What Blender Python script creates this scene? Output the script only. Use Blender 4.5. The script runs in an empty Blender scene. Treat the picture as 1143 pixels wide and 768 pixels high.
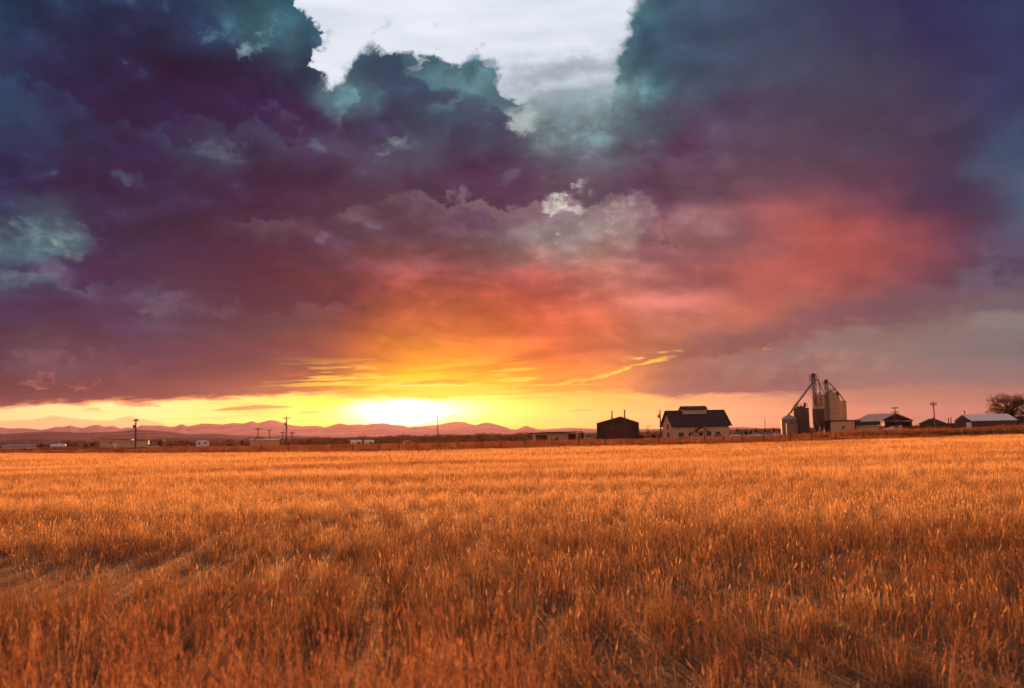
import bpy, bmesh, math, random
from math import radians as R, sin, cos, tan, atan2, asin, pi, sqrt, exp
from mathutils import Vector, Matrix, noise as mnoise
random.seed(11)
S = bpy.context.scene
COL = S.collection

# ------------------------------------------------------------------ camera
F = 1000.0                      # focal length, in pixels of a 1143 px wide picture
EYE = Vector((0, 0, 1.8))
PITCH = math.atan(100 / F)
ROLL = R(1.2)
_f = Vector((0, cos(PITCH), sin(PITCH)))
_r0 = Vector((1, 0, 0)); _u0 = _r0.cross(_f)
_r = (_r0 * cos(ROLL) + _u0 * -sin(ROLL)).normalized()
_u = _r.cross(_f).normalized()

def ray(px, py):
    return (_f * F + _r * (px - 571.5) - _u * (py - 384.0)).normalized()
def azel(px, py):
    d = ray(px, py); return math.degrees(atan2(d.x, d.y)), math.degrees(asin(d.z))
def pix(P):
    d = Vector(P) - EYE; k = d.dot(_f)
    return 571.5 + F * d.dot(_r) / k, 384.0 - F * d.dot(_u) / k
def dirpix(az, el):
    a, e = R(az), R(el)
    return pix(EYE + Vector((sin(a) * cos(e), cos(a) * cos(e), sin(e))))
def at(px, py, Y):
    """the point on the line of sight through a photo pixel at depth Y"""
    d = ray(px, py); return EYE + d * (Y / d.y)

cam_d = bpy.data.cameras.new('camera'); cam = bpy.data.objects.new('camera', cam_d); COL.objects.link(cam)
M = Matrix((( _r.x, _u.x, -_f.x), (_r.y, _u.y, -_f.y), (_r.z, _u.z, -_f.z)))
cam.matrix_world = Matrix.Translation(EYE) @ M.to_4x4()
cam_d.sensor_width = 36; cam_d.lens = 36 * F / 1143.0
cam_d.clip_start = 0.1; cam_d.clip_end = 60000
cam_d.dof.use_dof = True; cam_d.dof.focus_distance = 22; cam_d.dof.aperture_fstop = 1.8
S.camera = cam
S.view_settings.view_transform = 'Standard'; S.view_settings.look = 'None'
S.view_settings.exposure = 0; S.view_settings.gamma = 1; S.view_settings.use_curve_mapping = False
S.cycles.use_denoising = True
S.cycles.sample_clamp_direct = 6; S.cycles.sample_clamp_indirect = 3
S.cycles.max_bounces = 6; S.cycles.transparent_max_bounces = 8; S.cycles.volume_bounces = 0

def lin(c):
    return tuple(((v / 255) / 12.92 if v / 255 <= .04045 else ((v / 255 + .055) / 1.055) ** 2.4) for v in c)
BACK_LOW, BACK_HIGH = (1.05, .50, .34), (.23, .18, .22)
SUN_POWER = 5.0; SUN_COLOR = (1.0, .345, .088); SUN_LIFT = 5.0
HAZE = .6e-5; HAZE_G = .60; HAZE_COLOR = (.80, .60, 1.0)
EXPO = 1.8; SKY_GAIN = 2 ** -EXPO
S.view_settings.exposure = EXPO
# ------------------------------------------------------------------ world: the evening sky
W = bpy.data.worlds.new('World'); W.use_nodes = True
nt = W.node_tree; nt.nodes.clear()
class G:
    """small helper that writes node maths"""
    def __init__(s, nt): s.nt = nt
    def _in(s, sock, v):
        if isinstance(v, bpy.types.NodeSocket): s.nt.links.new(v, sock)
        elif v is not None: sock.default_value = v
    def m(s, op, a, b=None, c=None, clamp=False):
        n = s.nt.nodes.new('ShaderNodeMath'); n.operation = op; n.use_clamp = clamp
        for i, v in enumerate((a, b, c)):
            if v is not None: s._in(n.inputs[i], v)
        return n.outputs[0]
    def v(s, op, a, b=None, scale=None):
        n = s.nt.nodes.new('ShaderNodeVectorMath'); n.operation = op
        s._in(n.inputs[0], a)
        if b is not None: s._in(n.inputs[1], b)
        if scale is not None: s._in(n.inputs['Scale'], scale)
        return n.outputs['Value'] if op in ('DOT_PRODUCT', 'LENGTH', 'DISTANCE') else n.outputs[0]
    def sep(s, a):
        n = s.nt.nodes.new('ShaderNodeSeparateXYZ'); s._in(n.inputs[0], a); return n.outputs
    def com(s, x, y, z=0.0):
        n = s.nt.nodes.new('ShaderNodeCombineXYZ')
        for i, v in enumerate((x, y, z)): s._in(n.inputs[i], v)
        return n.outputs[0]
    def noise(s, vec, scale, detail=6, rough=.55, lac=2.0, dist=0.0):
        n = s.nt.nodes.new('ShaderNodeTexNoise'); n.noise_dimensions = '3D'
        s._in(n.inputs['Vector'], vec)
        n.inputs['Scale'].default_value = scale; n.inputs['Detail'].default_value = detail
        n.inputs['Roughness'].default_value = rough; n.inputs['Lacunarity'].default_value = lac
        n.inputs['Distortion'].default_value = dist
        return n.outputs[0], n.outputs[1]
    def ss(s, x, a, b, lo=0.0, hi=1.0, kind='SMOOTHSTEP'):
        n = s.nt.nodes.new('ShaderNodeMapRange'); n.interpolation_type = kind
        for i, v in enumerate((x, a, b, lo, hi)): s._in(n.inputs[i], v)
        return n.outputs[0]
    def ramp(s, fac, stops, interp='LINEAR'):
        n = s.nt.nodes.new('ShaderNodeValToRGB'); cr = n.color_ramp; cr.interpolation = interp
        s._in(n.inputs[0], fac)
        stops = sorted(stops, key=lambda t: t[0])
        cr.elements[0].position = stops[0][0]; cr.elements[1].position = stops[-1][0]
        for p, c in stops[1:-1]: cr.elements.new(p)
        for e, (p, c) in zip(cr.elements, stops):
            e.position = p
            e.color = (0, 0, 0, c) if not hasattr(c, '__len__') else (*c[:3], 1)
        return n.outputs[0] if hasattr(stops[0][1], '__len__') else n.outputs[1]
    def mix(s, f, a, b, blend='MIX'):
        n = s.nt.nodes.new('ShaderNodeMix'); n.data_type = 'RGBA'; n.blend_type = blend
        s._in(n.inputs[0], f)
        for i, v in ((6, a), (7, b)):
            if isinstance(v, tuple) and len(v) == 3: v = (*v, 1)
            s._in(n.inputs[i], v)
        return n.outputs[2]
g = G(nt)

# hand-laid colours of the cloud deck, keyed by where they were sighted (line of sight), turned into azimuth / elevation below
DECK = {
 -60: [(0,(40,60,92)),(300,(60,92,112)),(720,(76,104,122)),(900,(66,66,98)),(1143,(58,60,98))],
 0: [(0,(38,62,90)),(100,(45,60,92)),(200,(40,58,88)),(240,(60,98,120)),(300,(58,95,112)),(335,(75,110,125)),(380,(90,124,136)),(680,(92,124,135)),(725,(75,105,120)),(760,(72,98,118)),(850,(68,76,104)),(950,(66,62,95)),(1050,(60,48,88)),(1143,(58,62,98))],
 45: [(0,(42,68,98)),(60,(48,60,90)),(130,(45,48,82)),(200,(42,50,82)),(270,(55,85,108)),(290,(80,122,134)),(340,(62,100,118)),(420,(60,100,115)),(560,(98,130,138)),(680,(90,125,135)),(720,(68,98,118)),(780,(66,80,105)),(900,(70,72,95)),(1000,(68,62,92)),(1060,(60,50,88)),(1143,(58,60,98))],
 90: [(0,(50,85,120)),(40,(45,72,108)),(90,(45,35,75)),(150,(46,28,68)),(200,(48,28,70)),(250,(48,45,82)),(300,(50,60,95)),(345,(50,72,98)),(370,(110,145,152)),(390,(90,125,135)),(420,(60,85,108)),(450,(62,92,112)),(500,(80,118,128)),(560,(80,115,125)),(600,(115,145,152)),(650,(165,180,185)),(695,(140,160,165)),(715,(85,115,125)),(760,(75,88,110)),(850,(75,75,98)),(950,(78,68,90)),(1050,(68,56,88)),(1143,(62,58,95))],
 130: [(0,(42,62,98)),(50,(45,62,98)),(100,(48,42,82)),(150,(46,30,72)),(250,(50,28,72)),(330,(58,28,75)),(390,(58,45,82)),(430,(70,80,105)),(470,(62,65,92)),(520,(75,98,112)),(570,(85,105,118)),(600,(130,150,150)),(640,(118,138,142)),(690,(105,122,130)),(730,(88,95,112)),(790,(85,65,92)),(850,(85,65,88)),(950,(85,65,85)),(1050,(72,58,85)),(1143,(64,62,95))],
 165: [(0,(40,42,85)),(50,(55,68,105)),(90,(45,42,85)),(140,(50,42,85)),(200,(50,42,85)),(240,(60,62,98)),(265,(82,100,122)),(300,(58,50,88)),(340,(68,42,80)),(400,(66,58,92)),(445,(92,110,125)),(490,(70,50,85)),(550,(75,58,88)),(590,(85,85,108)),(630,(110,122,132)),(670,(108,115,125)),(710,(90,85,105)),(760,(90,55,85)),(800,(95,70,92)),(850,(98,72,92)),(950,(92,65,85)),(1050,(76,62,88)),(1143,(70,85,112))],
 200: [(0,(40,38,82)),(80,(48,38,80)),(150,(48,32,75)),(220,(52,42,82)),(280,(60,38,72)),(320,(75,32,70)),(360,(85,55,82)),(395,(130,100,115)),(430,(92,62,88)),(480,(85,55,85)),(540,(88,55,85)),(590,(95,60,88)),(630,(105,85,105)),(680,(98,85,105)),(720,(90,62,88)),(780,(100,72,92)),(850,(115,75,90)),(950,(110,68,85)),(1050,(82,55,82)),(1110,(75,65,95)),(1143,(80,95,120))],
 235: [(0,(55,75,105)),(30,(60,80,105)),(60,(80,105,120)),(90,(48,50,85)),(150,(50,42,78)),(220,(58,45,80)),(290,(70,28,68)),(340,(88,52,75)),(400,(100,68,88)),(480,(98,65,90)),(540,(110,80,98)),(590,(150,125,130)),(640,(185,168,165)),(680,(170,145,145)),(730,(115,75,92)),(760,(150,110,110)),(800,(130,85,95)),(850,(165,90,92)),(920,(160,85,88)),(1000,(120,65,82)),(1060,(90,58,82)),(1143,(85,85,110))],
 265: [(0,(70,110,125)),(60,(100,145,150)),(90,(85,125,135)),(110,(50,60,98)),(200,(55,42,82)),(300,(70,42,78)),(400,(92,58,80)),(450,(110,70,85)),(510,(125,80,95)),(550,(130,100,105)),(600,(165,140,135)),(650,(165,145,140)),(700,(165,135,130)),(740,(130,80,95)),(770,(160,100,105)),(850,(180,98,95)),(930,(195,92,85)),(1000,(165,80,85)),(1060,(118,65,85)),(1143,(105,92,112))],
 300: [(0,(48,55,95)),(60,(48,50,90)),(150,(52,40,80)),(220,(65,30,70)),(300,(70,32,68)),(380,(115,58,72)),(450,(155,75,75)),(520,(175,90,85)),(570,(180,95,90)),(630,(190,115,105)),(690,(195,130,115)),(740,(165,100,100)),(800,(185,95,90)),(880,(200,92,82)),(950,(190,88,82)),(1030,(150,75,85)),(1100,(90,60,85)),(1143,(80,58,85))],
 325: [(0,(62,75,105)),(60,(52,45,85)),(130,(52,40,82)),(180,(62,68,105)),(240,(85,70,98)),(260,(72,32,68)),(330,(88,35,62)),(380,(140,62,62)),(450,(205,92,72)),(520,(222,105,75)),(600,(215,105,80)),(680,(210,115,95)),(740,(195,110,100)),(800,(195,98,88)),(870,(200,95,82)),(950,(170,85,85)),(1030,(120,75,88)),(1080,(110,85,95)),(1143,(130,110,112))],
 355: [(0,(60,55,90)),(60,(58,45,85)),(140,(62,48,85)),(190,(88,80,108)),(230,(82,68,98)),(290,(105,70,88)),(340,(150,75,75)),(400,(220,100,62)),(470,(240,115,60)),(550,(245,118,62)),(620,(228,110,72)),(680,(215,112,82)),(740,(190,110,95)),(800,(200,105,85)),(860,(188,100,85)),(920,(150,95,92)),(980,(130,95,98)),(1060,(150,120,112)),(1143,(150,128,122))],
 385: [(0,(90,65,88)),(60,(110,80,95)),(120,(80,62,92)),(180,(90,68,90)),(250,(105,62,80)),(310,(150,70,70)),(360,(215,95,60)),(420,(248,125,45)),(480,(252,140,40)),(540,(250,140,45)),(600,(240,125,60)),(660,(225,120,75)),(720,(205,120,85)),(780,(190,115,90)),(840,(175,110,92)),(900,(155,105,98)),(960,(165,125,112)),(1040,(150,122,115)),(1143,(145,122,118))],
 410: [(0,(76,56,82)),(80,(88,68,90)),(150,(78,50,80)),(220,(86,52,80)),(290,(140,70,75)),(340,(190,90,70)),(380,(230,130,60)),(430,(255,165,30)),(480,(255,195,20)),(530,(255,175,30)),(580,(250,155,40)),(640,(240,145,55)),(700,(215,130,75)),(760,(180,110,90)),(820,(170,108,95)),(880,(155,105,98)),(950,(165,118,108)),(1040,(158,120,112)),(1143,(152,120,115))],
 435: [(0,(76,50,76)),(80,(80,52,76)),(150,(88,54,75)),(210,(118,70,76)),(270,(170,95,75)),(330,(215,125,70)),(380,(250,175,50)),(430,(255,215,20)),(480,(255,225,30)),(540,(255,195,35)),(600,(250,165,50)),(650,(235,145,60)),(700,(200,125,75)),(740,(145,100,92)),(800,(140,98,92)),(850,(150,105,95)),(950,(165,115,105)),(1143,(160,115,110))],
 455: [(0,(84,54,76)),(200,(118,72,76)),(320,(200,125,72)),(430,(255,225,60)),(540,(255,205,60)),(650,(225,150,80)),(740,(150,105,92)),(850,(165,115,98)),(950,(170,117,106)),(1143,(164,114,108))],
}
STRIP = {
 440: [(0,(255,228,160)),(150,(255,238,160)),(300,(255,222,110)),(380,(255,228,50)),(450,(255,245,120)),(520,(255,238,110)),(580,(255,220,75)),(640,(250,185,80)),(700,(240,170,90)),(760,(222,158,110)),(800,(218,155,118)),(860,(205,142,115)),(940,(172,119,107)),(1143,(163,114,108))],
 458: [(0,(255,230,165)),(50,(255,238,168)),(150,(255,242,170)),(300,(255,232,125)),(380,(255,235,70)),(440,(255,250,190)),(520,(255,245,140)),(580,(255,228,95)),(640,(250,200,95)),(700,(242,180,98)),(760,(230,167,110)),(800,(226,161,118)),(860,(215,150,115)),(950,(176,120,108)),(1143,(165,115,108))],
 472: [(0,(248,205,138)),(100,(255,220,138)),(200,(255,226,124)),(300,(255,218,90)),(380,(255,212,65)),(450,(255,250,200)),(520,(255,228,105)),(600,(252,192,82)),(700,(238,170,100)),(800,(225,156,112)),(900,(195,130,106)),(1000,(180,119,106)),(1143,(166,112,105))],
 495: [(0,(225,165,120)),(200,(240,175,105)),(380,(252,185,70)),(450,(255,215,110)),(520,(252,195,85)),(600,(245,172,82)),(700,(230,158,98)),(800,(215,145,110)),(900,(195,128,106)),(1143,(168,112,105))],
}
AZ0, AZ1 = -34.0, 34.0
def lerp_row(row, x):
    if x <= row[0][0]: return row[0][1]
    for (xa, ca), (xb, cb) in zip(row, row[1:]):
        if x <= xb:
            t = (x - xa) / (xb - xa); return tuple(p + (q - p) * t for p, q in zip(ca, cb))
    return row[-1][1]
def table(T, px, py):
    ys = sorted(T)
    if py <= ys[0]: return lerp_row(T[ys[0]], px)
    for ya, yb in zip(ys, ys[1:]):
        if py <= yb:
            t = (py - ya) / (yb - ya); a, b = lerp_row(T[ya], px), lerp_row(T[yb], px)
            return tuple(p + (q - p) * t for p, q in zip(a, b))
    return lerp_row(T[ys[-1]], px)
def frac(az): return (az - AZ0) / (AZ1 - AZ0)
def fac_of(az): return g.ss(az, AZ0, AZ1, 0.0, 1.0, 'LINEAR')
def grid(T, els, az, el, n=31):
    f = fac_of(az); out = None; prev = None
    for e in els:
        st = []
        for i in range(n):
            a = AZ0 + (AZ1 - AZ0) * i / (n - 1)
            st.append((i / (n - 1), lin(table(T, *dirpix(a, e)))))
        c = g.ramp(f, st, 'CARDINAL')
        out = c if out is None else g.mix(g.ss(el, prev, e), out, c)
        prev = e
    return out
def curve(f, pts, lo, hi):
    """elevation (degrees) as a function of azimuth, from sighted points"""
    ae = [azel(*p) for p in pts]
    st = [(min(1, max(0, frac(a))), (e - lo) / (hi - lo)) for a, e in ae]
    c = g.ramp(f, st)
    return g.m('MULTIPLY_ADD', c, hi - lo, lo)

tc = nt.nodes.new('ShaderNodeTexCoord'); D = tc.outputs['Generated']
dx, dy, dz = g.sep(D)
az = g.m('MULTIPLY', g.m('ARCTAN2', dx, dy), 180 / pi)
el = g.m('MULTIPLY', g.m('ARCSINE', dz), 180 / pi)

# billow and wisp coordinates: the deck flattens towards the horizon
hgt = g.m('ADD', g.m('MAXIMUM', dz, 0.0), 0.10)
flat = g.com(g.m('DIVIDE', dx, hgt), g.m('DIVIDE', dy, hgt), 0.0)          # cloud plane seen in perspective
ball = g.com(g.m('MULTIPLY', az, 0.1), g.m('MULTIPLY', el, 0.145), 3.7)     # cumulus: as seen
rise = g.ss(el, 0.5, 13.0)

wn, wc = g.noise(ball, 1.1, 4, .55)
wx, wy, wz = g.sep(g.v('SUBTRACT', wc, (.5, .5, .5)))
amp = g.m('MULTIPLY_ADD', rise, 8.5, 1.0)
az_w = g.m('MULTIPLY_ADD', wx, g.m('MULTIPLY_ADD', rise, 8.0, 3.5), az)
el_w = g.m('MULTIPLY_ADD', wy, g.m('MULTIPLY_ADD', rise, 5.5, 0.7), el)
fn, fc = g.noise(ball, 5.0, 5, .58)
fx, fy, fz = g.sep(g.v('SUBTRACT', fc, (.5, .5, .5)))
vo = nt.nodes.new('ShaderNodeTexVoronoi'); vo.feature = 'F1'; vo.normalize = False
nt.links.new(g.v('ADD', ball, g.v('SCALE', g.v('SUBTRACT', fc, (.5, .5, .5)), scale=.30)), vo.inputs['Vector'])
vo.inputs['Scale'].default_value = 3.4; vo.inputs['Detail'].default_value = 2.0; vo.inputs['Roughness'].default_value = .55; vo.inputs['Lacunarity'].default_value = 2.3
puff = g.m('SUBTRACT', .62, vo.outputs['Distance'])
az_e = g.m('MULTIPLY_ADD', fx, 2.4, g.m('MULTIPLY_ADD', puff, -1.0, g.m('MULTIPLY_ADD', wx, 2.2, az)))
el_e = g.m('MULTIPLY_ADD', fy, 2.0, g.m('MULTIPLY_ADD', puff, -1.3, g.m('MULTIPLY_ADD', wy, 1.6, el)))

deck = grid(DECK, [1.0, 2.2, 3.2, 4.2, 5.4, 6.9, 8.4, 9.8, 11.4, 13.2, 15.2, 17.3, 19.4, 21.6, 24.0, 27.0], az_w, el_w)

# relief: the same cloud noise sampled a little way towards the light; the difference models the puffs
def relief(vec, off, scale, det, rough, dist=0.0):
    a, _ = g.noise(vec, scale, det, rough, dist=dist)
    b, _ = g.noise(g.v('ADD', vec, off), scale, det, rough, dist=dist)
    return g.m('SUBTRACT', a, b), a
r1, n1 = relief(ball, (.04, .15, 0), 1.7, 6, .52, .35)
shelf = g.com(g.m('MULTIPLY_ADD', el, .012, g.m('MULTIPLY', az, .062)), g.m('MULTIPLY_ADD', az, .012, g.m('MULTIPLY', el, .23)), 2.2)
r2, n2 = relief(shelf, (.0, .10, 0), 1.35, 5, .54, .5)
right = g.ss(az, 9.0, 17.0)                              # rain-veiled, smoother cloud to the right
mid = g.m('MULTIPLY', g.ss(az, -14, -8), g.ss(az, 14, 8))
soft = g.m('MULTIPLY_ADD', right, -.72, 1.0)
low = g.ss(el, 2.0, 9.0)
k1 = g.m('MULTIPLY', g.m('MULTIPLY', r1, 2.5), g.m('MULTIPLY', soft, low))
k3 = g.m('MULTIPLY', g.m('MULTIPLY_ADD', r2, 1.2, g.m('MULTIPLY', g.m('SUBTRACT', g.ss(n2, .34, .66), .5), .42)), g.m('MULTIPLY', soft, g.ss(el, 21.0, 11.0, .35, 1.0)))
heads = g.m('MULTIPLY', g.m('MULTIPLY', g.ss(el, 8.0, 15.0), g.ss(az, 14.0, 7.0)), .6)
k4 = g.m('MULTIPLY', puff, g.m('MULTIPLY_ADD', low, .22, heads))
k = g.m('ADD', g.m('ADD', k1, k3), k4)
gain = g.m('MAXIMUM', g.m('ADD', 1.0, g.m('MULTIPLY', k, g.ss(k, -.9, .25, .55, 1.0))), .5)
deck = g.v('SCALE', deck, scale=gain)
# silvery rims on the upper puffs, rose ones lower down
tint = g.mix(g.ss(el, 7.5, 14.0), lin((196, 118, 100)), lin((128, 170, 176)))
tint = g.mix(g.ss(el, 2.5, 5.5), lin((255, 190, 90)), tint)
rim = g.m('MULTIPLY', g.ss(g.m('ADD', k1, k4), .06, .5), g.m('MULTIPLY', soft, .26))
deck = g.mix(rim, deck, tint)
cut = g.v('SCALE', (.009, .0022, .0), scale=g.ss(el, 3.0, 9.0))
deck = g.v('MAXIMUM', g.v('SUBTRACT', deck, cut), g.v('SCALE', deck, scale=.4))

# shelves: cloud layers one behind the other, each with a torn lower (or upper) edge and light caught along it
def shelf_edge(pts, dark, lit, up=3.0, down=1.6, a_d=.6, a_l=.5, crisp=.35, side=1):
    global deck
    A = [azel(*p) for p in pts]; es = [e for _, e in A]
    c = curve(fac_of(az_e), pts, min(es) - 1, max(es) + 1)
    dd = g.m('MULTIPLY', g.m('SUBTRACT', el_e, c), float(side))
    a0, a1 = A[0][0], A[-1][0]; w = .22 * (a1 - a0)
    win = g.m('MULTIPLY', g.ss(az, a0, a0 + w), g.ss(az, a1, a1 - w))
    md = g.m('MULTIPLY', g.ss(dd, -crisp * .5, crisp), g.ss(dd, up, crisp))
    ml = g.m('MULTIPLY', g.ss(dd, crisp * .2, -crisp), g.ss(dd, -down, -crisp))
    if lit: deck = g.mix(g.m('MULTIPLY', g.m('MULTIPLY', ml, win), g.m('MULTIPLY', g.ss(n1, .30, .62), a_l)), deck, lin(lit))
    if dark: deck = g.mix(g.m('MULTIPLY', g.m('MULTIPLY', md, win), a_d), deck, lin(dark))
shelf_edge([(215,240),(260,238),(300,244),(345,236),(385,222),(420,210),(470,206),(540,211),(600,217),(650,213),(690,212),(720,217),(742,238),(768,262),(800,262)], (64,38,72), (158,118,124), 2.6, 1.5, .55, .55, .3)
shelf_edge([(40,312),(120,316),(200,322),(260,330),(300,335),(350,337),(400,334),(450,336)], (52,28,66), (96,84,112), 2.4, 1.8, .6, .5, .22)
shelf_edge([(-80,312),(20,306),(90,310),(150,312),(230,318)], None, (92,118,134), 1.0, .7, 0, .5, .2)
shelf_edge([(700,402),(760,398),(820,390),(880,376),(950,360),(1010,350),(1060,342),(1110,334),(1160,326),(1260,316)], (108,70,88), (156,130,126), 2.4, 1.9, .5, .45, .55)
shelf_edge([(735,436),(770,437),(820,436),(880,433),(930,428)], (124,84,92), None, 1.6, 1, .6, 0, .18)
shelf_edge([(-60,402),(40,400),(110,398),(180,392),(250,396),(320,402)], (74,52,84), (120,92,102), 1.7, 1.2, .5, .45, .25)
# heads: dark cumulus standing before paler, teal lit cloud
shelf_edge([(368,150),(392,110),(398,76),(412,58),(424,50),(440,58),(456,74),(476,88),(505,98),(540,108),(575,122),(610,150)], (50,66,96), (118,150,158), 3.2, 2.0, .6, .5, .45, -1)
shelf_edge([(470,140),(500,128),(520,108),(548,92),(575,92),(590,108),(602,128),(620,150)], (70,96,116), (122,152,160), 1.6, 1.2, .45, .4, .5, -1)
shelf_edge([(150,140),(190,122),(240,118),(290,128),(330,142),(352,150),(372,158)], (48,30,72), (70,78,108), 3.0, 2.2, .5, .5, .35)
shelf_edge([(-60,84),(20,80),(70,92),(120,106),(180,120),(230,150),(270,190)], (46,34,74), (60,86,118), 2.2, 2.4, .5, .5, .35)
lf = g.m('MULTIPLY', g.ss(az, 9.0, -6.0), g.ss(el, 2.2, 7.0))
deck = g.mix(lf, deck, g.v('MULTIPLY', deck, (.56, .86, .92)))
rl = g.m('MULTIPLY', g.ss(az, 5.0, 14.0), g.ss(el, 15.0, 9.0))
deck = g.mix(rl, deck, g.v('MULTIPLY', deck, (.80, .95, 1.0)))
ll = g.m('MULTIPLY', g.ss(az, -5.0, -13.0), g.m('MULTIPLY', g.ss(el, 1.6, 3.0), g.ss(el, 10.5, 6.5)))
deck = g.mix(ll, deck, g.v('MULTIPLY', deck, (.48, .62, .76)))
ur = g.m('MULTIPLY', g.ss(az, 2.0, 9.0), g.ss(el, 12.0, 18.0))
deck = g.mix(ur, deck, g.v('MULTIPLY', deck, (.80, 1.02, 1.02)))
ce_ = g.m('MULTIPLY', g.m('MULTIPLY', g.ss(az, -16.0, -9.0), g.ss(az, 9.0, 0.0)), g.m('MULTIPLY', g.ss(el, 3.0, 4.8), g.ss(el, 13.0, 9.5)))
deck = g.mix(ce_, deck, g.v('MULTIPLY', deck, (1.0, .74, .9)))
# gap of bright high sky between the cumulus heads
f_e = fac_of(az_e)
top = curve(f_e, [(-200,-260),(330,-60),(340,0),(352,25),(359,68),(375,80),(392,76),(402,60),(424,44),(442,54),(490,64),(520,70),(537,60),(552,72),(580,90),(600,108),(640,116),(688,106),(696,78),(701,40),(708,4),(724,-40),(1300,-260)], 10, 40)
gap = g.ss(g.m('SUBTRACT', el_e, top), g.ss(az, .5, 3.5, -.35, -.9), g.ss(az, .5, 3.5, .55, 1.9))
veil, _ = g.noise(g.com(g.m('MULTIPLY', az, .05), g.m('MULTIPLY', el, .28), 1.3), 2.4, 3, .5)
high = g.ramp(veil, [(.36, lin((222,228,236))), (.5, lin((233,236,243))), (.62, lin((242,243,249)))])
band = g.m('MULTIPLY', g.ss(az, -3.0, 3.0), g.ss(g.m('MULTIPLY_ADD', wx, 4.0, el), 25.2, 20.8))
high = g.mix(g.m('MULTIPLY', band, .9), high, g.ramp(veil, [(.40, lin((140,158,166))), (.60, lin((205,214,220)))]))
ca, ce = azel(625, 70)
uu = g.m('DIVIDE', g.m('SUBTRACT', az_e, ca), 5.0); ww = g.m('DIVIDE', g.m('SUBTRACT', g.m('MULTIPLY_ADD', az, -.10, el_e), ce - .1 * ca), .8)
high = g.mix(g.m('MULTIPLY', g.m('POWER', 2.718, g.m('MULTIPLY', g.m('ADD', g.m('MULTIPLY', uu, uu), g.m('MULTIPLY', ww, ww)), -1.0)), .85), high, lin((158, 171, 180)))
scraps, _ = g.noise(g.com(g.m('MULTIPLY', az, .22), g.m('MULTIPLY', el, .3), 9.0), 2.6, 5, .6)
near_edge = g.ss(g.m('SUBTRACT', el_e, top), 3.2, .2)
high = g.mix(g.m('MULTIPLY', g.ss(scraps, .56, .68), g.m('MULTIPLY', near_edge, .75)), high, lin((150,166,176)))
high = g.v('MULTIPLY', high, (.95, 1.0, 1.05))
sky_c = g.mix(gap, deck, high)

# small lights in the deck where thin cloud lets the day through
def blob(cx, cy, rx, ry, colr, lo=.42, hi=.62, a=.9, sc=7.0):
    global sky_c
    ca, ce = azel(cx, cy); rx, ry = rx / 17.45, ry / 17.45
    u = g.m('DIVIDE', g.m('SUBTRACT', az_e, ca), rx); w = g.m('DIVIDE', g.m('SUBTRACT', el_e, ce), ry)
    rr = g.m('ADD', g.m('MULTIPLY', u, u), g.m('MULTIPLY', w, w))
    m = g.m('MULTIPLY', g.ss(rr, 1.6, .1), g.m('MULTIPLY', g.ss(fn, lo, hi), a))
    sky_c = g.mix(m, sky_c, lin(colr))
blob(636, 220, 26, 15, (236,230,222), .42, .62, .8)
blob(646, 238, 14, 22, (232,220,210), .46, .62, .8)
blob(700, 235, 40, 26, (205,180,172), .48, .66, .5)
blob(60, 258, 52, 20, (140,182,182), .4, .66, .55)
blob(265, 160, 30, 18, (98,122,142), .42, .66, .5)
blob(445, 158, 16, 14, (128,150,160), .38, .6, .6)
blob(378, 100, 18, 34, (142,176,180), .36, .66, .35)
blob(290, 40, 14, 12, (140,186,192), .4, .6, .6)
blob(596, 122, 22, 14, (196,208,206), .38, .62, .6)
blob(80, 418, 36, 5, (190,110,92), .4, .6, .6)
blob(90, 398, 60, 14, (120,96,106), .42, .68, .4)
blob(20, 300, 46, 7, (90,120,132), .4, .6, .6)
blob(215, 332, 60, 14, (98,100,126), .42, .68, .4)
blob(940, 398, 70, 14, (180,140,122), .4, .66, .5)
blob(868, 381, 7, 3, (240,130,80), .3, .5, .9)
blob(797, 438, 6, 3, (240,160,110), .3, .5, .9)
blob(1120, 300, 40, 30, (112,104,122), .42, .66, .5)

# the open strip under the deck
strip = grid(STRIP, [-0.2, 0.7, 1.5, 2.4], az, el, 31)
sn, _ = g.noise(g.com(g.m('MULTIPLY', az, .06), g.m('MULTIPLY', el, .95), 5.1), 2.4, 4, .6)
sw, _ = g.noise(g.com(g.m('MULTIPLY', az, .16), g.m('MULTIPLY', el, .9), 7.7), 2.0, 5, .6)
el_s = g.m('MULTIPLY_ADD', g.m('SUBTRACT', sw, .5), 1.5, el)
base = curve(fac_of(az), [(-200,460),(0,456),(60,453),(95,452),(140,449),(200,446),(300,443),(370,441),(410,445),(450,446),(500,445),(560,443),(640,440),(720,441),(760,443),(820,443),(890,441),(1000,430),(1300,430)], -1, 5)
gate = g.m('SUBTRACT', base, el_s)
open_ = g.ss(gate, -.14, .14)
fade = g.ss(az, 14.0, 20.0)
glowlip = g.m('MULTIPLY', g.ss(gate, -.30, -.05), g.ss(gate, .12, -.02))
strip = g.mix(g.m('MULTIPLY', g.ss(sn, .56, .70), g.m('MULTIPLY_ADD', fade, -.3, .34)), strip, g.ramp(fac_of(az), [(0, lin((214,150,118))), (.36, lin((240,165,80))), (.5, lin((245,190,80))), (.7, lin((205,140,105))), (1, lin((150,108,104)))]))
sky_c = g.mix(open_, sky_c, strip)
lipc = g.ramp(fac_of(az), [(0, lin((240,150,110))), (.3, lin((255,190,110))), (.45, lin((255,235,90))), (.62, lin((252,180,80))), (.72, lin((200,140,112))), (.8, lin((165,115,105))), (1, lin((160,112,106)))])
sky_c = g.mix(g.m('MULTIPLY', glowlip, .55), sky_c, lipc)

sky_c = g.mix(g.m('MULTIPLY', g.ss(az, 8.0, 17.0), g.ss(el, 7.0, 4.0)), sky_c, g.v('MULTIPLY', sky_c, (.80, .88, .96)))
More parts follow.
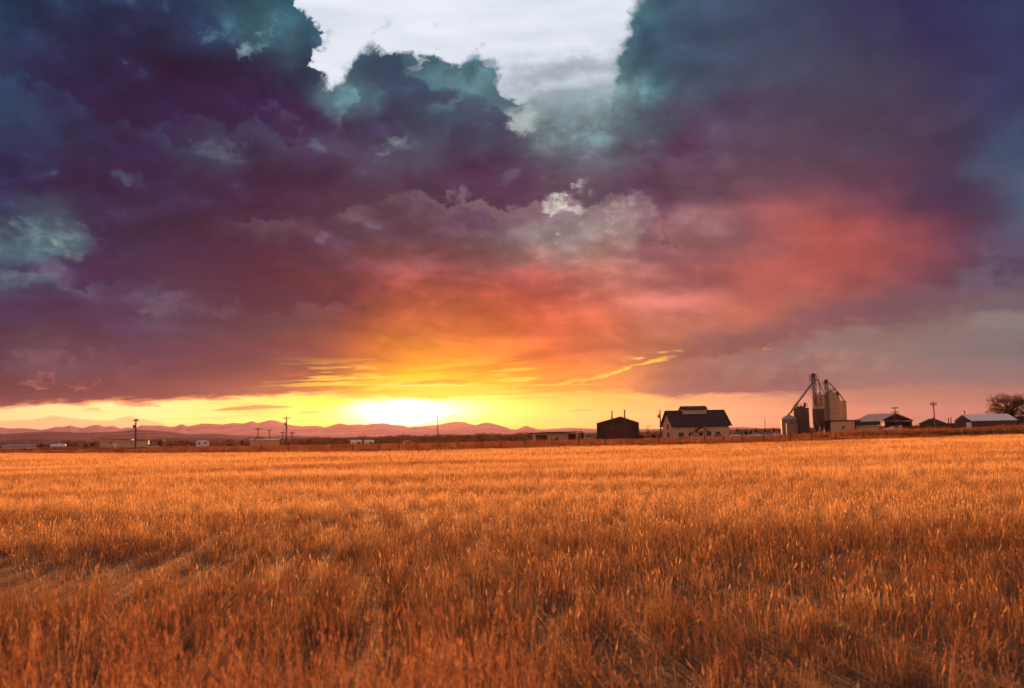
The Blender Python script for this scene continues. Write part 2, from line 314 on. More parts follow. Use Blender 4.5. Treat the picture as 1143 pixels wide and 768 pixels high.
# lit cloud streaks above the sun and dark lens clouds in the strip
def streak(pts, wdt, colr, a=1.0, lo=.40, hi=.56, add=False):
    global sky_c
    c = curve(fac_of(az), pts, -1, 8)
    a0, a1 = azel(*pts[0])[0], azel(*pts[-1])[0]
    win = g.m('MULTIPLY', g.ss(az, a0, a0 + .25 * (a1 - a0)), g.ss(az, a1, a1 - .12 * (a1 - a0)))
    dd = g.m('DIVIDE', g.m('SUBTRACT', el_s, c), wdt / 17.45)
    m = g.m('MULTIPLY', g.ss(g.m('ABSOLUTE', dd), 1.0, .25), g.m('MULTIPLY', win, g.m('MULTIPLY', g.ss(sw, lo, hi), a)))
    sky_c = g.mix(m, sky_c, lin(colr))
streak([(470,440),(560,433),(620,428),(660,420),(700,410),(745,398),(764,393)], 2.3, (255,205,75), .9, .42, .53)
streak([(690,402),(715,398),(740,394),(766,392)], 3.0, (255,200,85), .9, .44, .54)
streak([(372,415),(398,412),(425,411)], 4.0, (255,190,70), .8, .36, .5)
streak([(395,436),(430,430),(480,428),(540,430)], 5.0, (255,240,110), .8, .38, .55)
streak([(380,424),(400,420),(430,421)], 4.0, (255,200,60), .7, .36, .5)
streak([(590,446),(640,443),(700,443),(752,446)], 5.0, (248,190,90), .7, .38, .55)
# thin torn streaks of lit cloud low over the sun
tn, _ = g.noise(g.com(g.m('MULTIPLY', az, .11), g.m('MULTIPLY_ADD', az, -.05, g.m('MULTIPLY', el, 1.5)), 12.3), 1.6, 5, .6)
tm = g.m('MULTIPLY', g.m('MULTIPLY', g.ss(el, 1.9, 2.6), g.ss(el, 5.4, 3.2)), g.m('MULTIPLY', g.ss(az, -17, -10), g.ss(az, 8, 0)))
sky_c = g.mix(g.m('MULTIPLY', g.m('MULTIPLY', g.ss(tn, .52, .58), tm), .9), sky_c, lin((255, 214, 70)))
sky_c = g.mix(g.m('MULTIPLY', g.m('MULTIPLY', g.ss(tn, .47, .38), tm), .55), sky_c, lin((226, 110, 48)))
def lens(x0, x1, y0, y1, h, colr, a):
    global sky_c
    (a0, e0), (a1, e1) = azel(x0, y0), azel(x1, y1)
    t = g.ss(az, a0, a1, 0.0, 1.0, 'LINEAR')
    ln = g.m('MULTIPLY_ADD', t, e1 - e0, e0)
    arch = g.m('MULTIPLY', g.m('MULTIPLY', t, g.m('SUBTRACT', 1.0, t)), 4.0)
    dd = g.m('ABSOLUTE', g.m('SUBTRACT', g.m('SUBTRACT', g.m('MULTIPLY_ADD', g.m('SUBTRACT', sw, .5), .35, el), ln), g.m('MULTIPLY', arch, .10)))
    m = g.m('MULTIPLY', g.ss(g.m('SUBTRACT', dd, g.m('MULTIPLY', arch, h / 17.45)), .03, -.06), a)
    sky_c = g.mix(m, sky_c, lin(colr))
lens(234, 330, 458.5, 454, 2.6, (176,96,72), .9)
lens(330, 372, 462, 461, 1.6, (220,130,70), .7)
lens(138, 178, 449, 446.5, 2.0, (150,92,86), .8)
lens(90, 116, 459.5, 458.5, 1.6, (205,150,110), .6)
lens(525, 560, 468, 468, 1.4, (245,180,90), .6)
lens(634, 668, 460, 459, 1.5, (225,140,90), .7)
# far pale bank over the mountains, left
bank = curve(fac_of(az), [(-60,471),(10,470),(45,468),(60,466),(85,468),(120,469),(145,465),(160,468),(185,474),(260,482)], -1, 5)
bk = g.m('SUBTRACT', bank, g.m('MULTIPLY_ADD', g.m('SUBTRACT', sw, .5), .5, el))
sky_c = g.mix(g.m('MULTIPLY', g.ss(bk, -.03, .06), g.m('MULTIPLY', g.ss(az, -16.5, -20.5), .8)), sky_c, lin((222,160,122)))

# the sun burning through the strip
SUN_AZ, SUN_EL = azel(452, 459)
def glow(rx, ry, colr, p, dy=0.0):
    global sky_c
    u = g.m('DIVIDE', g.m('SUBTRACT', az, SUN_AZ), rx); w = g.m('DIVIDE', g.m('SUBTRACT', el_s, SUN_EL + dy), ry)
    rr = g.m('ADD', g.m('MULTIPLY', u, u), g.m('MULTIPLY', w, w))
    e = g.m('POWER', 2.718, g.m('MULTIPLY', rr, -1.0))
    e = g.m('MULTIPLY', e, g.m('MULTIPLY_ADD', open_, .82, .18)) if p > .5 else e
    sky_c = g.v('ADD', sky_c, g.v('SCALE', colr, scale=g.m('MULTIPLY', e, p)))
glow(4.6, .8, (1.0, .78, .24), 1.0, .02)
glow(2.7, .55, (1.0, .9, .6), 3.2, -.02)
glow(9.0, 2.2, (1.0, .32, .03), .03)

# the rest of the dome, never framed: a warm fill, brightened to light the sides facing the camera
side = g.ss(g.m('ABSOLUTE', az), 33.0, 60.0)
over = g.ss(el, 27.0, 50.0)
rest = g.mix(g.ss(el, 0, 45), BACK_LOW, BACK_HIGH)
sky_c = g.mix(g.m('MAXIMUM', side, over), sky_c, rest)

sun_el = R(max(SUN_EL, 1.0)); 
nish = nt.nodes.new('ShaderNodeTexSky'); nish.sky_type = 'NISHITA'; nish.sun_disc = False
nish.sun_elevation = sun_el; nish.sun_rotation = R(SUN_AZ)
bg_s = nt.nodes.new('ShaderNodeBackground'); nt.links.new(nish.outputs[0], bg_s.inputs[0]); bg_s.inputs[1].default_value = .06
bg_c = nt.nodes.new('ShaderNodeBackground'); nt.links.new(sky_c, bg_c.inputs[0]); bg_c.inputs[1].default_value = SKY_GAIN
mixs = nt.nodes.new('ShaderNodeMixShader')
cover = g.m('SUBTRACT', 1.0, g.m('MULTIPLY', g.m('MAXIMUM', gap, open_), .06))
nt.links.new(cover, mixs.inputs[0]); nt.links.new(bg_s.outputs[0], mixs.inputs[1]); nt.links.new(bg_c.outputs[0], mixs.inputs[2])
out = nt.nodes.new('ShaderNodeOutputWorld'); nt.links.new(mixs.outputs[0], out.inputs[0])
S.world = W
W.cycles.sampling_method = 'MANUAL'; W.cycles.sample_map_resolution = 512
# ------------------------------------------------------------------ sun
ld = bpy.data.lights.new('sun', 'SUN'); lo = bpy.data.objects.new('sun', ld); COL.objects.link(lo)
ld.energy = SUN_POWER; ld.angle = R(.6); ld.color = SUN_COLOR
lo.rotation_euler = (pi / 2 + -R(SUN_LIFT), 0, 0)
_sd = Vector((sin(R(SUN_AZ)) * cos(R(SUN_LIFT)), cos(R(SUN_AZ)) * cos(R(SUN_LIFT)), sin(R(SUN_LIFT))))
lo.rotation_euler = _sd.to_track_quat('Z', 'Y').to_euler()
lo.location = (0, 0, 60)

# ------------------------------------------------------------------ helpers
def new_mat(name):
    m = bpy.data.materials.new(name); m.use_nodes = True; m.node_tree.nodes.clear()
    return m, G(m.node_tree)
def finish(m, sh, disp=None):
    o = m.node_tree.nodes.new('ShaderNodeOutputMaterial'); m.node_tree.links.new(sh, o.inputs[0])
    return m
def bsdf(gm, colr, rough=.7, metal=0.0, bump=None, bstr=.3, bdist=.02, spec=.4):
    n = gm.nt.nodes.new('ShaderNodeBsdfPrincipled')
    if isinstance(colr, tuple) and len(colr) == 3: colr = (*colr, 1)
    gm._in(n.inputs['Base Color'], colr); gm._in(n.inputs['Roughness'], rough); n.inputs['Metallic'].default_value = metal
    n.inputs['Specular IOR Level'].default_value = spec
    if bump is not None:
        b = gm.nt.nodes.new('ShaderNodeBump'); b.inputs['Strength'].default_value = bstr; b.inputs['Distance'].default_value = bdist
        gm._in(b.inputs['Height'], bump); gm.nt.links.new(b.outputs[0], n.inputs['Normal'])
    return n.outputs[0]
def objco(gm):
    t = gm.nt.nodes.new('ShaderNodeTexCoord'); return t.outputs['Object']
def wpos(gm):
    t = gm.nt.nodes.new('ShaderNodeNewGeometry'); return t.outputs['Position']
def weathered(name, c, rough=.75, metal=0.0, var=.25, scale=.8, spec=.35, ribs=None, dirt=None):
    """painted / metal / stucco surface with uneven wear; ribs = (axis, pitch) gives corrugation"""
    m, gm = new_mat(name); p = objco(gm)
    n, _ = gm.noise(p, scale, 5, .6); n2, _ = gm.noise(p, scale * 6, 4, .6)
    k = gm.m('MULTIPLY_ADD', gm.m('SUBTRACT', n, .5), var * 2.2, 1.0)
    k = gm.m('MULTIPLY', k, gm.m('MULTIPLY_ADD', gm.m('SUBTRACT', n2, .5), var, 1.0))
    colr = gm.v('SCALE', c, scale=k)
    if dirt:
        colr = gm.mix(gm.ss(n, .5, .66), colr, gm.v('SCALE', dirt, scale=k))
    h = n2
    if ribs:
        x = gm.sep(p)[ribs[0]]
        w = gm.m('SINE', gm.m('MULTIPLY', x, 2 * pi / ribs[1])); h = w
    return finish(m, bsdf(gm, colr, rough, metal, h, .5, .03, spec))

MAT = {}
def straw(name, c0, c1, c2, trans=.5, gloss=.05, near_shade=False):
    m, gm = new_mat(name); p = wpos(gm)
    n, _ = gm.noise(gm.v('MULTIPLY', p, (.05, .16, 0.0)), 1.0, 4, .6)
    n2, _ = gm.noise(p, 2.3, 3, .6)
    oi = gm.nt.nodes.new('ShaderNodeObjectInfo')
    f = gm.m('ADD', gm.m('MULTIPLY_ADD', gm.m('SUBTRACT', n, .5), 2.2, .42), gm.m('MULTIPLY_ADD', gm.m('SUBTRACT', n2, .5), 1.2, 0.0))
    geo = gm.nt.nodes.new('ShaderNodeNewGeometry')
    f = gm.m('ADD', f, gm.m('MULTIPLY', gm.m('SUBTRACT', geo.outputs['Random Per Island'], .5), .75))
    f = gm.m('ADD', f, gm.m('MULTIPLY', gm.m('SUBTRACT', oi.outputs['Random'], .5), .3))
    if near_shade:                                           # foreground shade put into the stalk colour: darker, redder towards the camera
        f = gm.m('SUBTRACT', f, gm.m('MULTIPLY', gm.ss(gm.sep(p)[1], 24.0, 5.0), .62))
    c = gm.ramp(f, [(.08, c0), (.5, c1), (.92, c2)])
    d = gm.nt.nodes.new('ShaderNodeBsdfDiffuse'); t = gm.nt.nodes.new('ShaderNodeBsdfTranslucent')
    gl = gm.nt.nodes.new('ShaderNodeBsdfGlossy'); gl.inputs['Roughness'].default_value = .5
    gm._in(d.inputs[0], c); gm._in(t.inputs[0], c); gl.inputs[0].default_value = (.75, .55, .33, 1)
    a = gm.nt.nodes.new('ShaderNodeMixShader'); a.inputs[0].default_value = trans
    # dry straw passes light mostly straight on, so it glows towards the sun
    rf = gm.nt.nodes.new('ShaderNodeBsdfRefraction'); rf.inputs['Roughness'].default_value = .72; rf.inputs['IOR'].default_value = 1.03; gm._in(rf.inputs[0], c)
    fw = gm.nt.nodes.new('ShaderNodeMixShader'); fw.inputs[0].default_value = .18 if near_shade else .0
    gm.nt.links.new(t.outputs[0], fw.inputs[1]); gm.nt.links.new(rf.outputs[0], fw.inputs[2])
    gm.nt.links.new(d.outputs[0], a.inputs[1]); gm.nt.links.new(fw.outputs[0], a.inputs[2])
    b = gm.nt.nodes.new('ShaderNodeMixShader'); b.inputs[0].default_value = gloss
    gm.nt.links.new(a.outputs[0], b.inputs[1]); gm.nt.links.new(gl.outputs[0], b.inputs[2])
    return finish(m, b.outputs[0])

def setp(o, label=None, cat=None, group=None, kind=None):
    if label: o['label'] = label
    if cat: o['category'] = cat
    if group: o['group'] = group
    if kind: o['kind'] = kind
    return o
def link_mesh(name, verts, faces, mat, parent=None, smooth=False):
    me = bpy.data.meshes.new(name); me.from_pydata(verts, [], faces); me.update()
    if smooth:
        for p in me.polygons: p.use_smooth = True
    if mat: me.materials.append(mat)
    o = bpy.data.objects.new(name, me); COL.objects.link(o)
    if parent: o.parent = parent
    return o

# ------------------------------------------------------------------ terrain
SIGHT = [(140,500.5,350),(65,500.8,330),(226,499.8,330),(296,499.3,360),(405,496.8,480),(480,495.5,400),(560,494.5,400),(618,493.2,300),(690,490.6,280),(740,490.5,290),(782,490.8,300),(845,488.2,330),(905,488,380),(940,486.5,370),(985,483,420),(1042,479,420),(1099,477.8,330),(1127,477.5,400),(1180,476,400),(-60,503,330)]
CTRL = [at(*s) for s in SIGHT]
def sm(x, a, b):
    t = min(1, max(0, (x - a) / (b - a))); return t * t * (3 - 2 * t)
def ground_z(x, y):
    if y < 128: return 0.0
    k = sm(y, 150, 270)
    z = 0.0
    if k > 0:
        ws = wz = 0.0
        for c in CTRL:
            d2 = ((x - c.x) ** 2 + (y - c.y) ** 2) / 900.0 + .02
            w = 1 / d2 ** 1.5; ws += w; wz += w * c.z
        w = 1e-3; wz += w * -1.4; ws += w
        z = k * (wz / ws)
        z += (-2.0 - z) * sm(y, 480, 900)
        z += mnoise.noise(Vector((x * .02, y * .02, 0))) * .12 * k
    b = sm(x, 44, 66) * sm(y, 129, 146) * (1 - sm(y, 150, 200))
    b2 = sm(x, -400, 60) * .06 * sm(y, 132, 146) * (1 - sm(y, 150, 185))
    return z + b * .85 + b2
rs = [0]; r = 2.0
while r < 45000:
    rs.append(r); r *= 1.065 if r > 90 else 1.35
    if 90 < r < 520: r = rs[-1] + 9
nA = 180
gv, gf = [], []
for i, r in enumerate(rs):
    for j in range(nA):
        # finer fan to the front
        t = j / nA * 2 - 1
        a = pi * (t * .25 + .75 * t ** 3)
        x, y = r * sin(a), r * cos(a)
        gv.append((x, y, ground_z(x, y)))
for i in range(len(rs) - 1):
    for j in range(nA):
        a, b = i * nA + j, i * nA + (j + 1) % nA
        gf.append((a, b, b + nA, a + nA) if i else (a, b + nA, a + nA))
def mat_soil():
    m, gm = new_mat('dry_earth'); p = wpos(gm)
    n, _ = gm.noise(gm.v('MULTIPLY', p, (.02, .05, 0)), 1.0, 5, .6); n2, _ = gm.noise(p, .9, 5, .65)
    c = gm.ramp(gm.m('ADD', gm.m('MULTIPLY', n, .6), gm.m('MULTIPLY', n2, .4)), [(.3, (.06, .028, .02)), (.5, (.10, .05, .034)), (.7, (.16, .085, .05))])
    d = gm.nt.nodes.new('ShaderNodeBsdfDiffuse'); gm._in(d.inputs[0], c); return finish(m, d.outputs[0])
def mat_field():
    m, gm = new_mat('straw_litter'); p = wpos(gm)
    n, _ = gm.noise(gm.v('MULTIPLY', p, (.05, .16, 0.0)), 1.0, 4, .6)
    fine, _ = gm.noise(gm.v('MULTIPLY', p, (1.0, .35, 1.0)), 14.0, 5, .7); f3, _ = gm.noise(p, 1.7, 5, .65)
    yy = gm.sep(p)[1]
    c = gm.ramp(gm.m('MULTIPLY_ADD', gm.m('SUBTRACT', n, .5), 2.2, .45), [(.08, (.34, .22, .11)), (.5, (.42, .29, .15)), (.92, (.52, .37, .20))])
    k = gm.m('MULTIPLY_ADD', gm.m('ADD', fine, f3), 1.1, -.35)
    c = gm.v('SCALE', c, scale=gm.m('MAXIMUM', k, .25))
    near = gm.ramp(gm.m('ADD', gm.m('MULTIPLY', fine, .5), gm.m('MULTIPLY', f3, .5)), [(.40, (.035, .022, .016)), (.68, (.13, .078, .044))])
    c = gm.mix(gm.ss(yy, 26.0, 62.0), near, c)  # foreground ground darkened: shade between the stalks put into the colour
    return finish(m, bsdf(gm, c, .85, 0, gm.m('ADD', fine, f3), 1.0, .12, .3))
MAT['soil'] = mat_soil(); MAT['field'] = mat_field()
ground = link_mesh('ground', gv, gf, MAT['soil'], smooth=True); setp(ground, kind='structure')
EDGE = [(-260,508.2),(-60,507.2),(0,507),(100,507.2),(190,507),(290,506.6),(390,505.8),(480,504.4),(560,502.5),(650,500),(740,498),(870,495),(1000,491),(1143,486),(1250,482.3),(1450,475.5)]
def onflat(px, py):
    d = ray(px, py); return EYE + d * (EYE.z / -d.z)
edge = [onflat(*e) for e in EDGE]
def edge_y(x):
    """depth of the field's far edge at a given x, found along the polyline"""
    for a, b in zip(edge, edge[1:]):
        if a.x <= x <= b.x: return a.y + (b.y - a.y) * (x - a.x) / (b.x - a.x)
    return edge[0].y if x < edge[0].x else edge[-1].y
fv, ff = [], []
nx, ny = 120, 60
for i in range(nx + 1):
    x = -150 + 300 * i / nx; ye = min(edge_y(x), 127)
    ye = edge_y(x)
    for j in range(ny + 1):
        y = -30 + (ye + 30) * j / ny
        fv.append((x, y, ground_z(x, y) + .02 + (.03 if j < ny else 0)))
for i in range(nx):
    for j in range(ny):
        a = i * (ny + 1) + j; ff.append((a, a + ny + 1, a + ny + 2, a + 1))
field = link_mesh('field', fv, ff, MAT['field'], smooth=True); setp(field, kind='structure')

# ------------------------------------------------------------------ hills and mountains
def ridge(name, pts, Y, depth, mat, rough, seed, x0=None, x1=None, rows=14):
    """a range seen along a sighted skyline: a height field with a foot, spurs and a back slope"""
    xs = []; x = x0
    while x <= x1: xs.append(x); x += 2.0
    vs, fs = [], []
    for px in xs:
        if px <= pts[0][0]: py = pts[0][1]
        elif px >= pts[-1][0]: py = pts[-1][1]
        else:
            for (xa, ya), (xb, yb) in zip(pts, pts[1:]):
                if px <= xb: py = ya + (yb - ya) * (px - xa) / (xb - xa); break
        d = ray(px, 480); ux, uy = d.x / d.y, 1.0
        top = at(px, py, Y).z
        top += (mnoise.fractal(Vector((px * .09, seed, 0)), 1, 2, 4)) * rough * Y * .0006
        for k in range(rows):
            t = k / (rows - 1) * 1.5                       # 1 = crest
            if t <= 1:
                f = t ** 1.35; yy = Y - depth * (1 - t)
            else:
                f = 1 - (t - 1) * 1.2; yy = Y + depth * (t - 1)
            f *= 1 - .28 * (1 - abs(1 - t)) * 0
            spur = mnoise.fractal(Vector((px * .05 + 3 * t, t * 2.2, seed + 5)), 1, 2, 5)
            z = -2.5 + (top + 2.5) * max(0, f + spur * .10 * t * max(0, 1 - t) * 4 * .6)
            if k == 0: z = -9.0
            vs.append((ux * yy, yy, z))
    for i in range(len(xs) - 1):
        for k in range(rows - 1):
            a = i * rows + k; fs.append((a, a + rows, a + rows + 1, a + 1))
    o = link_mesh(name, vs, fs, mat, smooth=True); setp(o, kind='structure'); return o
def mat_hill(name, a, b, sc):
    m, gm = new_mat(name); p = wpos(gm)
    n, _ = gm.noise(p, sc, 6, .6)
    d = gm.nt.nodes.new('ShaderNodeBsdfDiffuse'); gm._in(d.inputs[0], gm.ramp(n, [(.35, a), (.65, b)])); return finish(m, d.outputs[0])
MAT['mount'] = mat_hill('mountain_rock', (.11, .09, .17), (.19, .16, .27), .0012)  # violet of the hazy distance put into the rock colour
MAT['hill'] = mat_hill('hill_grass', (.05, .038, .075), (.10, .075, .125), .004)  # hill grass tinted violet too, haze put into its colour
z7 = lambda L: [(x / 5.715, 440 + y / 5.715) for x, y in L]
z6 = lambda L: [(190 + x / 5.715, 440 + y / 5.715) for x, y in L]
z5 = lambda L: [(380 + x / 5.715, 440 + y / 5.715) for x, y in L]
z4 = lambda L: [(560 + x / 6.35, 440 + y / 6.35) for x, y in L]
far_pts = [(-240, 480), (-60, 476)] + z7([(0,206),(60,212),(120,209),(200,213),(270,222),(340,205),(370,197),(400,203),(450,190),(500,206),(540,207),(580,192),(625,186),(660,201),(720,194),(770,214),(820,203),(860,214),(900,190),(950,194),(1030,194)]) + z6([(0,205),(40,197),(75,182),(110,200),(150,192),(200,180),(250,181),(330,186),(400,178),(470,180),(520,163),(560,178),(600,166),(640,157),(680,163),(720,178),(770,193),(850,200),(940,196),(990,208),(1040,190),(1085,178)]) + z5([(0,179),(50,190),(120,185),(160,190),(230,180),(280,177),(330,190),(400,195),(440,208),(480,200),(560,207),(640,207),(690,219),(760,201),(800,190),(850,197),(900,181),(940,175),(1000,190),(1080,215)]) + z4([(0,228),(60,246),(110,247),(170,218),(200,231),(250,246),(330,246),(400,240),(500,236),(600,241),(680,246)]) + [(700, 479), (740, 478.5), (790, 477), (830, 476.5), (850, 478), (900, 478.5), (1000, 477), (1143, 474), (1400, 471)]
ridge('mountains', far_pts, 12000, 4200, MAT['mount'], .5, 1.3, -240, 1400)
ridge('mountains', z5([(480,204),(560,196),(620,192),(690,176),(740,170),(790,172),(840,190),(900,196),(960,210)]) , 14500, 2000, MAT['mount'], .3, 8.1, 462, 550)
near_pts = [(-240, 488), (-60, 485)] + z7([(0,250),(100,246),(200,238),(300,232),(400,235),(500,241),(600,240),(700,235),(800,228),(860,222),(950,225),(1050,232)]) + z6([(0,235),(60,245),(120,255),(200,250),(280,248),(360,255),(430,262),(500,260),(600,268),(700,262),(800,262),(900,270),(1000,275),(1143,279)]) + [(480, 489.5), (560, 488), (1400, 484)]
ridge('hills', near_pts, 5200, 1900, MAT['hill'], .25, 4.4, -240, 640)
low_pts = [(-200, 494), (0, 491.5), (40, 490), (90, 491.5), (150, 489), (210, 487.5), (240, 488.5), (262, 490.5), (300, 492), (360, 493), (420, 493), (560, 491.5)]
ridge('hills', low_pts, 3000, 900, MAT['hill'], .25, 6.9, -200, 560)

# ------------------------------------------------------------------ haze
if HAZE > 0:
    hv = [(x, y, z) for z in (-12, 330) for y in (-60, 17500) for x in (-13000, 13000)]
    hf = [(0, 2, 3, 1), (4, 5, 7, 6), (0, 1, 5, 4), (2, 6, 7, 3), (0, 4, 6, 2), (1, 3, 7, 5)]
    m, gm = new_mat('evening_haze')
    vn = gm.nt.nodes.new('ShaderNodeVolumePrincipled'); vn.inputs['Density'].default_value = HAZE
    vn.inputs['Color'].default_value = (*HAZE_COLOR, 1); vn.inputs['Anisotropy'].default_value = HAZE_G
    o = m.node_tree.nodes.new('ShaderNodeOutputMaterial'); m.node_tree.links.new(vn.outputs[0], o.inputs['Volume'])
    hz = link_mesh('haze', hv, hf, m); setp(hz, kind='stuff')
    m.cycles.homogeneous_volume = True

# ------------------------------------------------------------------ grass
import numpy as np
def tuft(name, n, rad, hmin, hmax, wid, lean, mat, seed, heads=0.0, bend=.25, broken=.12):
    rg = random.Random(seed); vs, fs = [], []
    for i in range(n):
        a = rg.uniform(0, 2 * pi); r = rad * sqrt(rg.random()); x, y = r * cos(a), r * sin(a)
        h = rg.uniform(hmin, hmax); la = rg.gauss(.4, 1.2); l = abs(rg.gauss(0, lean)) * h
        if rg.random() < broken: l = h * rg.uniform(.5, 1.1); h *= .55
        tx, ty = cos(la) * l, sin(la) * l
        fa = rg.uniform(0, pi); w = wid * rg.uniform(.6, 1.3) / 2; wx, wy = cos(fa) * w, sin(fa) * w
        b = len(vs)
        kx, ky = x + tx * (.5 - bend), y + ty * (.5 - bend)
        vs += [(x - wx, y - wy, 0), (x + wx, y + wy, 0), (kx - wx * .8, ky - wy * .8, h * .55), (kx + wx * .8, ky + wy * .8, h * .55)]
        if rg.random() < heads:
            px, py = x + tx, y + ty; e = wid * 1.6
            vs += [(px - wx / w * e, py - wy / w * e, h * .93), (px + wx / w * e, py + wy / w * e, h * .93), (px + tx * .25, py + ty * .25, h * 1.12)]
            vs += [(x + tx * .8 - wx * .4, y + ty * .8 - wy * .4, h * .82), (x + tx * .8 + wx * .4, y + ty * .8 + wy * .4, h * .82)]
            fs += [(b, b + 1, b + 3, b + 2), (b + 2, b + 3, b + 8, b + 7), (b + 7, b + 8, b + 5, b + 4), (b + 4, b + 5, b + 6)]
        else:
            vs += [(x + tx, y + ty, h)]
            fs += [(b, b + 1, b + 3, b + 2), (b + 2, b + 3, b + 4)]
    me = bpy.data.meshes.new(name); me.from_pydata(vs, [], fs); me.materials.append(mat)
    return bpy.data.objects.new(name, me)
def scatter(name, tufts, pts, label):
    """pts: (x, y, z, rot, scale, scale_z, variant)"""
    c = bpy.data.collections.new(name + '_tufts')
    for t in tufts: c.objects.link(t)
    me = bpy.data.meshes.new(name); me.vertices.add(len(pts))
    A = np.array(pts, dtype=np.float32)
    me.vertices.foreach_set('co', A[:, :3].ravel())
    for nm, col in (('turn', 3),):
        at_ = me.attributes.new(nm, 'FLOAT', 'POINT'); at_.data.foreach_set('value', A[:, col].copy())
    at_ = me.attributes.new('size', 'FLOAT_VECTOR', 'POINT'); at_.data.foreach_set('vector', A[:, [4, 4, 5]].ravel())
    at_ = me.attributes.new('pick', 'INT', 'POINT'); at_.data.foreach_set('value', A[:, 6].astype(np.int32))
    o = bpy.data.objects.new(name, me); COL.objects.link(o); setp(o, label, None, None, 'stuff')
    ng = bpy.data.node_groups.new(name + '_scatter', 'GeometryNodeTree')
    ng.interface.new_socket('Geometry', in_out='INPUT', socket_type='NodeSocketGeometry')
    ng.interface.new_socket('Geometry', in_out='OUTPUT', socket_type='NodeSocketGeometry')
    N = ng.nodes.new; L = ng.links.new
    gi, go = N('NodeGroupInput'), N('NodeGroupOutput')
    ci = N('GeometryNodeCollectionInfo'); ci.inputs[0].default_value = c; ci.inputs[1].default_value = True; ci.inputs[2].default_value = True
    ip = N('GeometryNodeInstanceOnPoints'); ip.inputs['Pick Instance'].default_value = True
    def attr(nm, ty):
        a = N('GeometryNodeInputNamedAttribute'); a.data_type = ty; a.inputs[0].default_value = nm; return a.outputs[0]
    cx = N('ShaderNodeCombineXYZ'); L(attr('turn', 'FLOAT'), cx.inputs[2])
    L(gi.outputs[0], ip.inputs['Points']); L(ci.outputs[0], ip.inputs['Instance'])
    L(attr('pick', 'INT'), ip.inputs['Instance Index']); L(cx.outputs[0], ip.inputs['Rotation']); L(attr('size', 'FLOAT_VECTOR'), ip.inputs['Scale'])
    L(ip.outputs[0], go.inputs[0])
    md = o.modifiers.new('scatter', 'NODES'); md.node_group = ng
    return o
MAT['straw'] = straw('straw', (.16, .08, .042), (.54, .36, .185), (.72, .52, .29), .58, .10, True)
MAT['weed'] = straw('dead_weed', (.12, .055, .035), (.27, .145, .09), (.46, .28, .18), .5, .03)
MAT['verge'] = straw('verge_grass', (.09, .036, .022), (.16, .068, .04), (.32, .165, .085), .45, .02)
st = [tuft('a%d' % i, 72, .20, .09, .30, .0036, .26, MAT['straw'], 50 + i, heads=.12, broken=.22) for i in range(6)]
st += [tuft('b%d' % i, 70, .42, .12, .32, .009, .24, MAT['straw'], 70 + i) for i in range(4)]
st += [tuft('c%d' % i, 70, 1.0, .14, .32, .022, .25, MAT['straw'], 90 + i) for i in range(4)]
rg = random.Random(5); pts = []
def band(x, y):
    return mnoise.fractal(Vector((x * .035, y * .13, 2.0)), 1, 2, 3)
def patch(x, y):
    return mnoise.fractal(Vector((x * .22, y * .30, 7.0)), 1, 2, 3)
def spread(y0, y1, dens, base, nvar, extra=1.5, scl=1.0):
    step = 1 / sqrt(dens); y = y0
    while y < y1:
        x = -(.64 * y + extra)
        while x < .64 * y + extra:
            X, Y = x + rg.uniform(-.6, .6) * step, y + rg.uniform(-.6, .6) * step; x += step
            if Y > edge_y(X) - .6 or Y < 1.9: continue
            p = patch(X, Y) if Y < 30 else 0; bd = band(X, Y)
            # a thin, trampled place to the left of the path of the sun, and two smaller ones
            q = exp(-((X + 5.8) / 3.0) ** 2 - ((Y - 12.4) / 1.7) ** 2) + .3 * exp(-((X - 3.8) / 2.6) ** 2 - ((Y - 8.6) / .9) ** 2) + .3 * exp(-((X - 7.5) / 2.0) ** 2 - ((Y - 11.3) / 1.0) ** 2)
            if rg.random() < q * .5 or (p < -.15 and rg.random() < .18): continue
            s = rg.uniform(.85, 1.15) * scl; sz = s * (1 + .14 * bd + .12 * p - .3 * q) * rg.uniform(.85, 1.12)
            pts.append((X, Y, .03, rg.uniform(0, 2 * pi), s, max(.35, sz), base + rg.randrange(nvar)))
        y += step
spread(2.0, 8, 8.5, 0, 6)
spread(8, 16, 12.0, 0, 6)
spread(16, 30, 10.0, 0, 6)
spread(30, 62, 3.0, 6, 4)
spread(62, 165, .7, 10, 4)
scatter('stubble', st, pts, 'golden cut wheat stubble covering the whole field')
